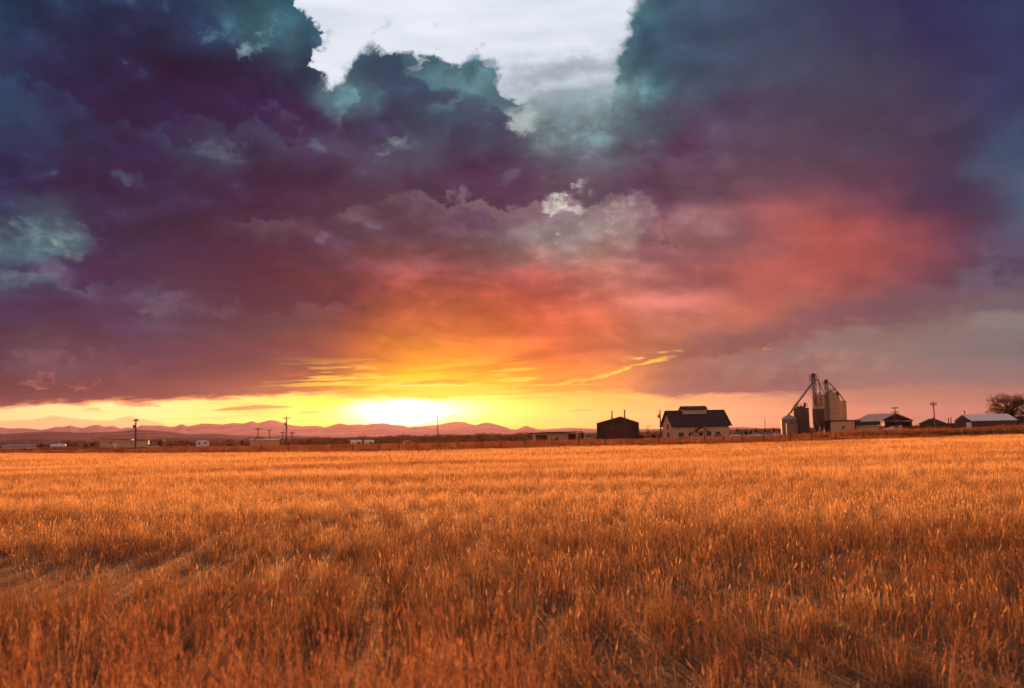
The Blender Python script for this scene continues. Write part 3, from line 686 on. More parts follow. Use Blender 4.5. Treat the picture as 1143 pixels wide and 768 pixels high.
def weed(name, n, seed):
    """a loose bunch of seeded grass: bowed stems, feathery heads of small spikelets, arching leaves"""
    rg = random.Random(seed); vs, fs = [], []
    def strip(P, w):
        fa = rg.uniform(0, pi); wx, wy = cos(fa), sin(fa); b = len(vs)
        for i, p in enumerate(P):
            t = i / (len(P) - 1); q = w * (1 - .85 * t) / 2
            vs.append((p[0] - wx * q, p[1] - wy * q, p[2])); vs.append((p[0] + wx * q, p[1] + wy * q, p[2]))
            if i: k = b + 2 * i; fs.append((k - 2, k - 1, k + 1, k))
    for i in range(n):
        a = rg.uniform(0, 2 * pi); r = .12 * sqrt(rg.random()); x, y = r * cos(a), r * sin(a)
        h = rg.uniform(.38, .74); la = rg.gauss(.5, 1.3); l = abs(rg.gauss(.10, .10)) * h
        pt = lambda t: (x + cos(la) * l * t * t * 1.6, y + sin(la) * l * t * t * 1.6, h * (t - .10 * t * t * (l / h) * 4))
        strip([pt(k / 5) for k in range(6)], .0032)
        if rg.random() < .8:
            for _ in range(rg.randint(16, 26)):
                t = rg.uniform(.68, 1.04); p = pt(t); o = rg.uniform(.004, .024) * (1.25 - t); b = len(vs); ga = rg.uniform(0, 6.28); L = rg.uniform(.012, .026)
                cx, cy = p[0] + cos(ga) * o, p[1] + sin(ga) * o; w = .0022
                vs.extend([(cx - sin(ga) * w, cy + cos(ga) * w, p[2]), (cx + sin(ga) * w, cy - cos(ga) * w, p[2]), (cx + cos(ga) * o * 1.5, cy + sin(ga) * o * 1.5, p[2] + L)]); fs.append((b, b + 1, b + 2))
        if rg.random() < .8:
            t0 = rg.uniform(.1, .5); p = pt(t0); ga = rg.uniform(0, 6.28); L = rg.uniform(.12, .3)
            strip([(p[0] + cos(ga) * L * u, p[1] + sin(ga) * L * u, p[2] + L * (.9 * u - 1.1 * u * u)) for u in (0, .3, .6, .85, 1)], .005)
    me = bpy.data.meshes.new(name); me.from_pydata(vs, [], fs); me.materials.append(MAT['weed'])
    return bpy.data.objects.new(name, me)
wd = [weed('w%d' % i, 15, 20 + i) for i in range(6)]
pts = []
for _ in range(210):
    y = rg.uniform(1.9, 5.2); x = rg.uniform(-.62, .06) * y
    if rg.random() > 1.0 - .5 * sm(x / y, -.25, .1): continue
    s = rg.uniform(.8, 1.25); pts.append((x, y, .03, rg.uniform(0, 6.3), s, s * rg.uniform(.85, 1.5), rg.randrange(6)))
for _ in range(90):
    y = rg.uniform(4.2, 9); x = rg.uniform(-.55, .6) * y
    s = rg.uniform(.6, .85); pts.append((x, y, .03, rg.uniform(0, 6.3), s, s * rg.uniform(.6, .9), rg.randrange(5)))
scatter('tall_grass', wd, pts, 'tall dry seeded grass stems close to the camera')
vg = [tuft('v%d' % i, 44, .7, .25, .75, .03, .3, MAT['verge'], 120 + i) for i in range(5)]
pts = []
for _ in range(9500):
    x = rg.uniform(-105, 100); e = edge_y(x); y = e - .9 + 62 * rg.random() ** 1.6
    s = rg.uniform(.7, 1.3); k = .55 + .75 * patch(x * .35, y * .35) + .3 * patch(x * 1.5, y * .8)
    if rg.random() < .04: k += .5
    pts.append((x, y, ground_z(x, y), rg.uniform(0, 6.3), s, s * max(.18, k), rg.randrange(5)))
for _ in range(7000):
    y = rg.uniform(170, 430); x = rg.uniform(-.62, .62) * y
    s = rg.uniform(1.2, 2.2); pts.append((x, y, ground_z(x, y), rg.uniform(0, 6.3), s, rg.uniform(.5, 1.0), rg.randrange(5)))
scatter('verge_grass', vg, pts, 'rough reddish brown grass beyond the stubble field')
# ------------------------------------------------------------------ building kit
class MB:
    """collects solids; build() links them as one mesh object"""
    def __init__(s): s.v = []; s.f = []
    def add(s, vs, fs):
        b = len(s.v); s.v += [tuple(p) for p in vs]; s.f += [tuple(i + b for i in f) for f in fs]; return s
    def box(s, x0, x1, y0, y1, z0, z1):
        return s.add([(x, y, z) for z in (z0, z1) for y in (y0, y1) for x in (x0, x1)],
                     [(0, 2, 3, 1), (4, 5, 7, 6), (0, 1, 5, 4), (2, 6, 7, 3), (0, 4, 6, 2), (1, 3, 7, 5)])
    def prism(s, poly, axis, a, b):
        """polygon (u, w) swept along an axis: 'x' -> (u=y, w=z), 'y' -> (u=x, w=z)"""
        n = len(poly)
        mk = (lambda u, w, t: (t, u, w)) if axis == 'x' else (lambda u, w, t: (u, t, w))
        vs = [mk(u, w, a) for u, w in poly] + [mk(u, w, b) for u, w in poly]
        return s.add(vs, [tuple(range(n))[::-1], tuple(range(n, 2 * n))] + [(i, (i + 1) % n, n + (i + 1) % n, n + i) for i in range(n)])
    def tube(s, pts, r, n=8, r1=None, cap=True):
        pts = [Vector(p) for p in pts]; b = len(s.v); m = len(pts)
        for i, p in enumerate(pts):
            d = (pts[min(i + 1, m - 1)] - pts[max(i - 1, 0)]).normalized()
            u = d.orthogonal().normalized(); 
            if abs(d.z) < .99: u = Vector((0, 0, 1)).cross(d).normalized()
            w = d.cross(u); rr = r if r1 is None else r + (r1 - r) * i / (m - 1)
            for k in range(n):
                a = 2 * pi * k / n; s.v.append(tuple(p + (u * cos(a) + w * sin(a)) * rr))
        for i in range(m - 1):
            for k in range(n):
                a = b + i * n + k; c = b + i * n + (k + 1) % n; s.f.append((a, c, c + n, a + n))
        if cap: s.f.append(tuple(b + k for k in range(n))[::-1]); s.f.append(tuple(b + (m - 1) * n + k for k in range(n)))
        return s
    def lathe(s, prof, n=24, cx=0, cy=0):
        b = len(s.v); m = len(prof)
        for r, z in prof:
            for k in range(n): s.v.append((cx + r * cos(2 * pi * k / n), cy + r * sin(2 * pi * k / n), z))
        for i in range(m - 1):
            for k in range(n):
                a = b + i * n + k; c = b + i * n + (k + 1) % n; s.f.append((a, c, c + n, a + n))
        s.f.append(tuple(b + k for k in range(n))[::-1]); s.f.append(tuple(b + (m - 1) * n + k for k in range(n)))
        return s
    def build(s, name, mat, parent=None, bevel=0, smooth=False):
        o = link_mesh(name, s.v, s.f, mat, parent)
        if smooth:
            me = o.data
            for p in me.polygons: p.use_smooth = True
            try: me.set_sharp_from_angle(angle=R(35))
            except Exception: pass
        if bevel:
            bm = bmesh.new(); bm.from_mesh(o.data)
            bmesh.ops.bevel(bm, geom=bm.edges[:], offset=bevel, segments=1, affect='EDGES', profile=.5)
            bm.to_mesh(o.data); bm.free()
        return o
def thing(name, label, cat, P, rz=0, group=None):
    o = bpy.data.objects.new(name, None); COL.objects.link(o); o.empty_display_size = .5
    o.location = P; o.rotation_euler = (0, 0, rz); setp(o, label, cat, group); return o
def spot(px, py, Y, dz=0.0):
    """stands on the ground where the line of sight says; the ground follows the same sightings"""
    p = at(px, py, Y); return Vector((p.x, p.y, min(p.z, ground_z(p.x, p.y) + .02) if dz == 0 else p.z + dz))
def faced(px, th):
    """rotation that shows a thing turned by th degrees as seen along the line of sight"""
    d = ray(px, 490); return R(th) - atan2(d.x, d.y)
def copy_tree(o, parent=None):
    c = o.copy(); COL.objects.link(c)
    if parent: c.parent = parent
    for ch in list(o.children): copy_tree(ch, c)
    return c

mt = lambda *a, **k: weathered(*a, **k)
MAT['tan_wall'] = mt('tan_stucco', (.62, .42, .28), .9, var=.16, scale=.5, spec=.2)
MAT['tan_wall2'] = mt('sand_siding', (.66, .48, .33), .85, var=.18, scale=.6, spec=.2, ribs=(0, .45))
MAT['maroon_roof'] = mt('dark_maroon_metal', (.045, .03, .035), .75, 0.0, .25, .5, spec=.2, ribs=(0, .6))
MAT['dark_metal'] = mt('dark_sheet_metal', (.05, .035, .03), .75, 0.0, .3, .5, ribs=(0, .5), spec=.25)
MAT['grey_roof'] = mt('grey_sheet_roof', (.25, .25, .26), .55, .2, .2, .5, ribs=(0, .6))
MAT['white_roof'] = mt('white_sheet_roof', (.8, .8, .8), .5, 0, .06, .4, ribs=(0, .7))
MAT['white_paint'] = mt('white_paint', (.78, .77, .74), .45, 0, .08, .8)
MAT['olive_wall'] = mt('olive_siding', (.085, .072, .05), .85, 0, .2, .6, ribs=(0, .4))
MAT['red_wall'] = mt('red_brown_siding', (.16, .07, .05), .85, 0, .2, .6)
MAT['galv'] = mt('galvanised_ribs', (.26, .205, .18), .65, .15, .22, .4, ribs=(2, .35), dirt=(.26, .24, .23))
MAT['galv_dark'] = mt('dark_galvanised_ribs', (.10, .07, .06), .65, .15, .25, .4, ribs=(2, .35))
MAT['galv_roof'] = mt('galvanised_roof', (.36, .31, .29), .6, .2, .15, .6)
MAT['bin_tan'] = mt('tan_bin_sheet', (.50, .36, .25), .55, .1, .14, .4, ribs=(2, .4), dirt=(.44, .34, .25))
MAT['steel'] = mt('dull_steel', (.10, .085, .08), .55, .4, .2, 1.0)
MAT['steel_light'] = mt('spout_steel', (.20, .17, .16), .5, .4, .2, 1.0)
MAT['wood'] = mt('pole_wood', (.10, .065, .045), .9, 0, .3, 2.0, spec=.15)
MAT['door_dark'] = mt('dark_red_door', (.09, .035, .03), .8, 0, .2, 1.0)
MAT['trim'] = mt('pale_trim', (.5, .42, .33), .7, 0, .1, 1.0)
MAT['tyre'] = mt('rubber', (.02, .02, .02), .9, 0, .1, 3.0)
MAT['rim'] = mt('wheel_metal', (.4, .4, .42), .35, .7, .1, 3.0)
MAT['tarp'] = mt('white_tarp', (.62, .58, .52), .7, 0, .14, .7)
m_, gm_ = new_mat('window_glass'); MAT['glass'] = finish(m_, bsdf(gm_, (.02, .02, .025), .08, 0, spec=.6))
m_, gm_ = new_mat('red_lens'); MAT['lens'] = finish(m_, bsdf(gm_, (.3, .01, .01), .25))
for nm, c in (('silver', (.45, .45, .47)), ('maroon', (.16, .03, .03)), ('navy', (.04, .05, .09)), ('charcoal', (.06, .06, .065)), ('sand', (.42, .34, .24))):
    m_, gm_ = new_mat(nm + '_car_paint'); MAT[nm] = finish(m_, bsdf(gm_, c, .3, .3, spec=.5))

def gable_poly(W, eave, rid, off=0.0):
    return [(-W / 2, 0), (W / 2, 0), (W / 2, eave), (off, rid), (-W / 2, eave)]
def roof_slabs(mb, axis, W, eave, rid, a, b, over=.5, th=.18, off=0.0):
    for sgn in (-1, 1):
        run = W / 2 - sgn * off; dz = (rid - eave) / run * over
        e = sgn * (W / 2 + over), eave - dz; r_ = (off, rid)
        mb.prism([(e[0], e[1] + .04), (r_[0], r_[1] + .04), (r_[0], r_[1] + .04 + th), (e[0], e[1] + .04 + th)], axis, a, b)
def window(parent, x, z, w, h, y, frame=MAT['trim']):
    f = MB()
    t = .09
    f.box(x - w / 2 - t, x + w / 2 + t, y - .07, y + .02, z - t, z).box(x - w / 2 - t, x + w / 2 + t, y - .07, y + .02, z + h, z + h + t)
    f.box(x - w / 2 - t, x - w / 2, y - .07, y + .02, z, z + h).box(x + w / 2, x + w / 2 + t, y - .07, y + .02, z, z + h)
    f.box(x - .03, x + .03, y - .06, y + .02, z, z + h)
    o = f.build('window', frame, parent)
    MB().box(x - w / 2, x + w / 2, y - .03, y + .01, z, z + h).build('pane', MAT['glass'], o)
    return o
def door(parent, x, w, h, y, mat, label=None):
    o = MB().box(x - w / 2, x + w / 2, y - .06, y + .02, .03, h).build('door', mat, parent)
    MB().box(x - w / 2 + .08, x - w / 2 + .14, y - .12, y - .06, h * .42, h * .5).build('handle', MAT['steel'], o)
    if label: o['label'] = label
    return o

# ------------------------------------------------------------------ the big house with the raised roof
Y = 300; s = Y / 1000
t = thing('barn_house', 'tan two storey house with dark maroon roof, raised ridge and gabled porch', 'house', spot(752, 491, Y), faced(780, 19))
L, Wd, ev, rg_ = 19.3, 12.0, 4.9, 9.6
# local x runs along the ridge from the near left corner; y goes back
w = MB(); w.prism([(0, 0), (Wd, 0), (Wd, ev), (Wd / 2, rg_), (0, ev)], 'x', 0, L); w.build('wall', MAT['tan_wall'], t)
rf = MB()
for sgn in (0, 1):
    ex = -.9 if sgn == 0 else Wd + .9; ez = ev - .9 * (rg_ - ev) / (Wd / 2)
    rf.prism([(ex, ez + .05), (Wd / 2, rg_ + .05), (Wd / 2, rg_ + .3), (ex, ez + .3)], 'x', -.9, L + .9)
roof = rf.build('roof', MAT['maroon_roof'], t)
mb = MB().box(5.0, 13.2, Wd / 2 - 1.7, Wd / 2 + 1.7, rg_ - 1.6, rg_ + .55); mb.build('clerestory', MAT['trim'], roof)
mb = MB(); mb.prism([(Wd / 2 - 2.3, rg_ + .35), (Wd / 2, rg_ + 1.5), (Wd / 2, rg_ + 1.7), (Wd / 2 - 2.3, rg_ + .56)], 'x', 4.6, 13.6)
mb.prism([(Wd / 2 + 2.3, rg_ + .35), (Wd / 2, rg_ + 1.5), (Wd / 2, rg_ + 1.7), (Wd / 2 + 2.3, rg_ + .56)], 'x', 4.6, 13.6); mb.build('raised_roof', MAT['maroon_roof'], roof)
for x in (2.6, 15.4): window(t, x, 1.1, 1.7, 1.3, 0)
window(t, 6.1, 1.1, 1.5, 1.3, 0); window(t, 12.2, 1.1, 1.6, 1.5, 0)
pr = MB(); pr.box(7.9, 8.12, -1.9, -1.68, 0, 2.6).box(10.4, 10.62, -1.9, -1.68, 0, 2.6); pr.box(7.7, 10.8, -2.0, 0.0, 2.6, 2.85); porch = pr.build('porch', MAT['trim'], t)
pm = MB()
for sg in (-1, 1):
    pm.prism([(9.25, 4.0), (9.25 + sg * 2.0, 2.62), (9.25 + sg * 2.0, 2.86), (9.25, 4.24)], 'y', -2.3, .05)
pm.build('porch_roof', MAT['maroon_roof'], porch)
MB().prism([(7.7, 2.86), (10.8, 2.86), (9.25, 3.95)], 'y', -1.95, -1.75).build('porch_gable', MAT['tan_wall'], porch)
door(t, 9.25, 1.2, 2.2, 0, MAT['door_dark'])
# gable end windows and door, on the x = 0 face
e = MB().box(-.06, .02, 4.6, 6.8, .05, 2.5).build('door', MAT['door_dark'], t); MB().box(-.12, -.06, 4.8, 4.9, 1.0, 1.2).build('handle', MAT['steel'], e)
e = MB().box(-.06, .02, 5.0, 7.0, 3.4, 5.4).build('window', MAT['trim'], t); MB().box(-.09, -.06, 5.15, 6.85, 3.55, 5.25).build('pane', MAT['glass'], e)
for x in (2.2, 5.6, 8.9, 12.4, 16.2): MB().box(x - .25, x + .25, -.7, -.02, ev - .75, ev - .45).build('eave_bracket', MAT['maroon_roof'], t)

# ------------------------------------------------------------------ dark barn with its gable towards the field
Y = 280; s = Y / 1000
t = thing('barn', 'tall dark windowless metal barn with a low pitched gable facing the field', 'barn', spot(689.7, 491, Y), faced(690, -2))
W_, ev, rd, dp = 12.9, 5.2, 7.1, 17
MB().prism(gable_poly(W_, ev, rd, 1.0), 'y', 0, dp).build('wall', MAT['dark_metal'], t)
mb = MB(); roof_slabs(mb, 'y', W_, ev, rd, -.25, dp + .25, .25, .14, 1.0); mb.build('roof', MAT['grey_roof'], t)
d_ = MB().box(-4.0, -.1, -.08, .02, .05, 4.1).box(.1, 4.0, -.08, .02, .05, 4.1).build('sliding_door', MAT['door_dark'], t)
MB().box(-4.4, 4.4, -.16, -.02, 4.15, 4.3).build('door_rail', MAT['steel'], d_)

# ------------------------------------------------------------------ low shed left of the barn
Y = 300
t = thing('flat_roof_shed', 'low pale shed with an overhanging flat dark roof left of the dark barn', 'shed', spot(612, 494, Y), faced(612, 30))
MB().box(0, 11.8, 0, 10.6, 0, 3.0).build('wall', MAT['tan_wall2'], t)
MB().prism([(-1.6, 3.5), (-1.6, 3.28), (11.2, 3.06), (11.2, 3.28)], 'x', -1.3, 12.6).build('roof', MAT['maroon_roof'], t)
door(t, 9.3, 3.0, 2.7, 0, MAT['door_dark'])
e = MB().box(-.07, .02, .6, 8.4, .05, 2.6).build('bay_door', MAT['door_dark'], t)

# ------------------------------------------------------------------ grain plant
Y = 380; s = Y / 1000
def cyl_bin(px, py, wpx, top_py, cone_py, Yd, label, body, roofm, rings=False, ladder=True, ribs=0, group='grain bins of the grain plant'):
    k = Yd / 1000; P = spot(px, py, Yd); r = wpx * k / 2; h = (py - top_py) * k; hc = (py - cone_py) * k
    t = thing('grain_bin', label, 'grain bin', P, faced(px, 0), group)
    pf = [(r, 0), (r, h)]
    b = MB().lathe(pf, 32).build('drum', body, t, smooth=True)
    if rings:
        q = MB(); n = max(3, int(h / 1.9))
        for i in range(1, n):
            z = h * i / n; q.lathe([(r + .01, z - .07), (r + .09, z - .04), (r + .09, z + .04), (r + .01, z + .07)], 32)
        q.build('ring', MAT['steel_light'], b)
    if ribs:
        q = MB()
        for i in range(ribs):
            a = 2 * pi * i / ribs; x, y = cos(a) * (r + .03), sin(a) * (r + .03); q.tube([(x, y, 0), (x, y, h)], .07, 5)
        q.build('stiffener', MAT['steel_light'], b)
    q = MB().lathe([(r + .15, h - .05), (r + .15, h + .03), (.45, hc - .1), (.45, hc + .25), (.05, hc + .4)], 32).build('roof', roofm, t, smooth=True)
    MB().lathe([(.5, hc + .2), (.5, hc + .45), (.1, hc + .55)], 12).build('fill_cap', MAT['steel'], q)
    if ladder:
        q = MB(); a = -pi / 2 - .5; x, y = cos(a) * (r + .15), sin(a) * (r + .15)
        q.tube([(x - .2, y, .3), (x - .2, y, h)], .035, 5).tube([(x + .2, y, .3), (x + .2, y, h)], .035, 5)
        z = .5
        while z < h: q.tube([(x - .2, y, z), (x + .2, y, z)], .02, 4); z += .5
        q.build('ladder', MAT['steel'], t)
    return t
cyl_bin(881.5, 488, 17, 467.5, 462.5, 382, 'grey galvanised bin with a cone roof, far left of the grain plant', MAT['galv'], MAT['galv_roof'])
cyl_bin(884.5, 488, 12.5, 472.5, 470.5, 376, 'short ribbed bin in front of the cone roofed bin', MAT['galv'], MAT['galv_dark'], ribs=14, ladder=False)
tb = cyl_bin(895.5, 488, 16.5, 456, 454.5, 384, 'dark flat topped bin carrying a railed platform, left of the taller leg tower', MAT['galv_dark'], MAT['galv_dark'], ribs=18)
k = .384
def platform(parent, x0, x1, y0, y1, z, rail=1.1):
    p = MB().box(x0, x1, y0, y1, z, z + .12).build('platform', MAT['steel'], parent)
    q = MB()
    for a, b_ in (((x0, y0), (x1, y0)), ((x1, y0), (x1, y1)), ((x1, y1), (x0, y1)), ((x0, y1), (x0, y0))):
        n = max(2, int((Vector(a) - Vector(b_)).length / 1.1))
        for i in range(n):
            x, y = a[0] + (b_[0] - a[0]) * i / n, a[1] + (b_[1] - a[1]) * i / n; q.tube([(x, y, z + .1), (x, y, z + rail)], .045, 4)
        for f in (.55, 1.0): q.tube([(*a, z + rail * f), (*b_, z + rail * f)], .04, 4)
    q.build('railing', MAT['steel'], p); return p
platform(tb, -2.6, 2.8, -2.2, 2.2, 13.0, 1.1)
MB().box(-1.9, 1.9, -1.2, 1.2, 12.4, 13.0).box(1.2, 2.2, -.5, .5, 13.1, 14.6).build('conveyor_head', MAT['steel'], tb)
# hopper bins standing on legs, under the taller leg
for i, (px, lab) in enumerate(((912, 'dark hopper bottomed bin on steel legs, at the foot of the taller leg tower'), (918.5, 'dark hopper bottomed bin on steel legs, against the tan bins'))):
    P = spot(px, 488, 378); t = thing('hopper_bin', lab, 'grain bin', P, faced(px, 0), 'hopper bins on legs')
    kk = .378; r = 6.6 * kk / 2
    b = MB().lathe([(.3, 2.6), (r, 5.2), (r, 11.9)], 24).build('drum', MAT['galv_dark'], t, smooth=True)
    q = MB()
    for j in range(12):
        a = 2 * pi * j / 12; q.tube([(cos(a) * (r + .03), sin(a) * (r + .03), 5.2), (cos(a) * (r + .03), sin(a) * (r + .03), 11.9)], .06, 5)
    q.build('stiffener', MAT['steel_light'], b)
    MB().lathe([(r + .1, 11.85), (r + .1, 11.95), (.3, 12.8), (.05, 12.9)], 24).build('roof', MAT['galv_roof'], t, smooth=True)
    for j in range(4):
        a = pi / 4 + j * pi / 2; x, y = cos(a) * (r + .02), sin(a) * (r + .02); MB().tube([(x, y, -.2), (x, y, 6.0)], .11, 6).build('leg', MAT['steel'], t)
    q = MB(); 
    for j in range(4):
        a0, a1 = pi / 4 + j * pi / 2, pi / 4 + (j + 1) * pi / 2
        q.tube([(cos(a0) * r, sin(a0) * r, .3), (cos(a1) * r, sin(a1) * r, 4.6)], .05, 5)
    q.build('brace', MAT['steel'], t)
cyl_bin(917, 488, 12.5, 441.5, 438.5, 398, 'tall narrow tan bin behind the dark hopper bins', MAT['bin_tan'], MAT['bin_tan'], rings=True)
te = cyl_bin(929.5, 488, 18.5, 440.5, 436.5, 392, 'tallest tan banded bin, behind the shorter leg tower', MAT['bin_tan'], MAT['bin_tan'], rings=True)
cyl_bin(939, 488, 14.5, 448.5, 446.8, 400, 'shorter tan bin at the right end of the grain plant', MAT['bin_tan'], MAT['bin_tan'], rings=True)
platform(te, -1.4, 2.6, -1.2, 1.2, 20.1, 1.0)
def leg_tower(px, py, Yd, top_py, label, wid, plats, head_w):
    kk = Yd / 1000; P = spot(px, py, Yd); H = (py - top_py) * kk
    t = thing('elevator_leg', label, 'grain elevator', P, faced(px, 0), 'bucket elevator towers')
    for a_, b_ in ((-wid, -.12), (.12, wid)): MB().box(a_, b_, -.3, .3, 0, H - 1.2).build('elevator_casing', MAT['steel'], t)
    q = MB(); z = 1.0; b = wid + .35
    for sx in (-1, 1):
        for sy in (-1, 1): q.tube([(sx * b, sy * b, 0), (sx * b, sy * b, H - 2.0)], .08, 5)
    flip = 1
    while z < H - 3.2:
        for sy in (-1, 1):
            q.tube([(-b, sy * b, z), (b, sy * b, z)], .05, 4); q.tube([(-flip * b, sy * b, z), (flip * b, sy * b, z + 2)], .045, 4)
        for sx in (-1, 1):
            q.tube([(sx * b, -b, z), (sx * b, b, z)], .05, 4); q.tube([(sx * b, -flip * b, z), (sx * b, flip * b, z + 2)], .045, 4)
        flip *= -1; z += 2
    q.build('lattice', MAT['steel'], t)
    hd = MB(); hd.prism([(-head_w, H - 1.5), (head_w, H - 1.5), (head_w, H - .55), (head_w * .6, H), (-head_w * .6, H), (-head_w, H - .55)], 'y', -.45, .45)
    hd.build('head', MAT['steel'], t)
    for (hw, z) in plats: platform(t, -hw, hw, -hw * .9, hw * .9, H - z, 1.0)
    q = MB().tube([(-b, -b - .25, .3), (-b, -b - .25, H - 2)], .05, 4).tube([(-b + .4, -b - .25, .3), (-b + .4, -b - .25, H - 2)], .05, 4); q.build('ladder', MAT['steel'], t)
    return t
l1 = leg_tower(911.5, 488, 386, 417, 'taller bucket elevator tower with two railed platforms at its head', .62, [(1.7, 1.7), (1.75, 3.3)], .9)
l2 = leg_tower(925.5, 488, 381, 424, 'shorter bucket elevator tower in front of the tan bins', .55, [(1.7, 2.0)], .8)
def spout(px0, py0, px1, py1, Yd, label, r=.24, mids=()):
    """a sloping grain spout between two sighted points"""
    a, b = at(px0, py0, Yd), at(px1, py1, Yd)
    t = thing('grain_spout', label, 'grain spout', a, 0, 'sloping grain spouts')
    e = b - a; MB().tube([(0, 0, 0), e], r, 8).build('pipe', MAT['steel_light'], t)
    d = e.normalized()
    for f in (.04, .5, .96): MB().tube([e * f - d * .15, e * f + d * .15], r + .1, 8).build('flange', MAT['steel'], t)
    if e.length > 14:
        q = MB(); up = Vector((0, 0, 1)); n = 12
        o = up * 1.0
        q.tube([o * .2, o + e * .12, o + e * .88, e + o * .2], .06, 5)
        for i in range(n): q.tube([e * (.12 + .76 * i / n), o + e * (.12 + .76 * (i + .5) / n)], .04, 4); q.tube([o + e * (.12 + .76 * (i + .5) / n), e * (.12 + .76 * (i + 1) / n)], .04, 4)
        q.build('truss', MAT['steel'], t)
    return t
spout(910, 423.5, 881.7, 461.5, 384, 'longest grain spout, sloping left from the taller tower to the cone roofed bin', .34)
spout(913, 423, 919, 438.5, 390, 'steep grain spout from the taller tower down to the narrow tan bin', .22)
spout(913.5, 427, 916.5, 441, 388, 'thin grain spout just under the steep one, beside the taller tower', .16)
spout(910.6, 438, 908.5, 456, 383, 'thin pipe dropping down the left side of the taller tower', .16)
spout(927.5, 428.5, 935, 438.5, 386, 'grain spout from the shorter tower to the tallest tan bin', .24)
spout(935, 437, 943, 448.2, 396, 'grain spout reaching down to the shorter tan bin at the right', .26)
# distributor on the bin roof
P = at(934.5, 439.5, 389); t = thing('distributor', 'small dark grain distributor on the roof edge of the tallest tan bin', 'machine', P, 0)
MB().lathe([(.2, -.6), (.7, -.2), (.7, .5), (.25, .9)], 12).build('drum', MAT['steel'], t); MB().tube([(0, 0, -1.4), (0, 0, -.55)], .12, 6).build('stem', MAT['steel'], t)
# machinery at the foot
P = spot(908.5, 488, 374); t = thing('grain_cleaner', 'dark boxy grain cleaner under the hopper bins beside a small white hopper', 'machine', P, faced(908, 0))
MB().box(-1.6, 1.4, -.8, .8, .9, 2.6).build('casing', MAT['galv_dark'], t); MB().prism([(-.9, 2.6), (.7, 2.6), (1.0, 3.5), (-1.2, 3.5)], 'y', -.6, .6).build('hopper', MAT['galv'], t)
for sx in (-1.4, 1.2):
    for sy in (-.6, .6): MB().tube([(sx, sy, 0), (sx, sy, .95)], .09, 6).build('leg', MAT['steel'], t)
# tan plant office
t = thing('plant_building', 'tan box shaped building with a dark flat roof at the foot of the tan bins', 'building', spot(928, 488, 368), faced(940, 3))
MB().box(0, 9.2, 0, 8, 0, 6.4).build('wall', MAT['tan_wall'], t)
MB().box(-2.6, 9.7, -.5, 8.4, 6.45, 6.85).build('roof', MAT['maroon_roof'], t)
MB().box(-2.4, -.02, .6, 7.5, 0, 6.4).build('shade_block', MAT['dark_metal'], t)  # dark box added for the shade left of the wall, under the roof
window(t, 4.8, 3.2, .9, 1.2, 0); door(t, 1.6, 1.1, 2.1, 0, MAT['door_dark'])
t = thing('dark_shed', 'narrow dark shed between the tan plant building and the open pole barn', 'shed', spot(956, 486, 376), faced(956, 0))
MB().box(-1.6, 2.0, 0, 6, 0, 6.2).build('wall', MAT['dark_metal'], t); MB().prism([(-1.9, 6.25), (2.3, 6.5), (2.3, 6.65), (-1.9, 6.4)], 'y', -.3, 6.3).build('roof', MAT['maroon_roof'], t)
t = thing('small_store', 'small tan lean to with a pale square window before the open pole barn', 'shed', spot(956.5, 483.5, 372), faced(966, 2))
MB().box(0, 8.4, 0, 4.4, 0, 3.6).build('wall', MAT['tan_wall2'], t); MB().prism([(-.4, 3.55), (4.6, 3.9), (4.6, 4.02), (-.4, 3.68)], 'x', -.2, 8.6).build('roof', MAT['grey_roof'], t)
o = MB().box(3.4, 5.2, -.06, .02, 1.2, 2.4).build('window', MAT['white_paint'], t); MB().box(3.55, 5.05, -.08, -.06, 1.35, 2.25).build('pane', MAT['white_paint'], o)

# ------------------------------------------------------------------ open pole barn
Y = 420; k = .42
t = thing('pole_barn', 'open sided pole barn with wide grey gable roof and bare end posts', 'barn', spot(983, 483, Y), faced(985, -50))
Wd, L, ev, rd = 18, 18, 5.6, 8.8
# local: long side along -x from the near corner, gable end on x = 0 running back along +y
mb = MB()
for sg in (0, 1):
    ex = -.8 if sg == 0 else Wd + .8; ez = ev - .8 * (rd - ev) / (Wd / 2)
    mb.prism([(ex, ez), (Wd / 2, rd), (Wd / 2, rd + .22), (ex, ez + .22)], 'x', -L - .6, .7)
mb.build('roof', MAT['grey_roof'], t)
MB().prism([(0.1, ev), (Wd - .1, ev), (Wd / 2, rd - .1)], 'x', -.1, 0).build('gable_board', MAT['dark_metal'], t)
for x in (-L, -L * .66, -L * .33, 0):
    for y in (0, Wd * .33, Wd * .66, Wd):
        if y in (0, Wd) or x in (-L, 0): MB().box(x - .14, x + .14, y - .14, y + .14, 0, ev + (1.9 if y not in (0, Wd) else 0) - .05).build('post', MAT['wood'], t)
MB().box(-L, 0, -.05, .05, 3.6, 5.3).build('side_panel', MAT['dark_metal'], t)
MB().box(-.06, .06, .2, Wd - .2, 2.5, 2.75).box(-.06, .06, .2, Wd - .2, 4.9, 5.2).build('end_rail', MAT['wood'], t)
MB().box(-L + .2, -.2, Wd - .2, Wd - .05, 0, 5.2).build('back_wall', MAT['dark_metal'], t)
o = MB()
v, f = [], []
n1, n2 = 22, 9
for i in range(n1 + 1):
    for j in range(n2 + 1):
        u, w_ = i / n1 * 2 - 1, j / n2 * 2 - 1
        h = 2.2 * (1 - abs(u) ** 3) * (1 - w_ * w_) ** .5 * (1 + .18 * mnoise.noise(Vector((u * 3, w_ * 2, 3))))
        v.append((u * 5.6, w_ * 2.6, h))
for i in range(n1):
    for j in range(n2):
        a = i * (n2 + 1) + j; f.append((a, a + n2 + 1, a + n2 + 2, a + 1))
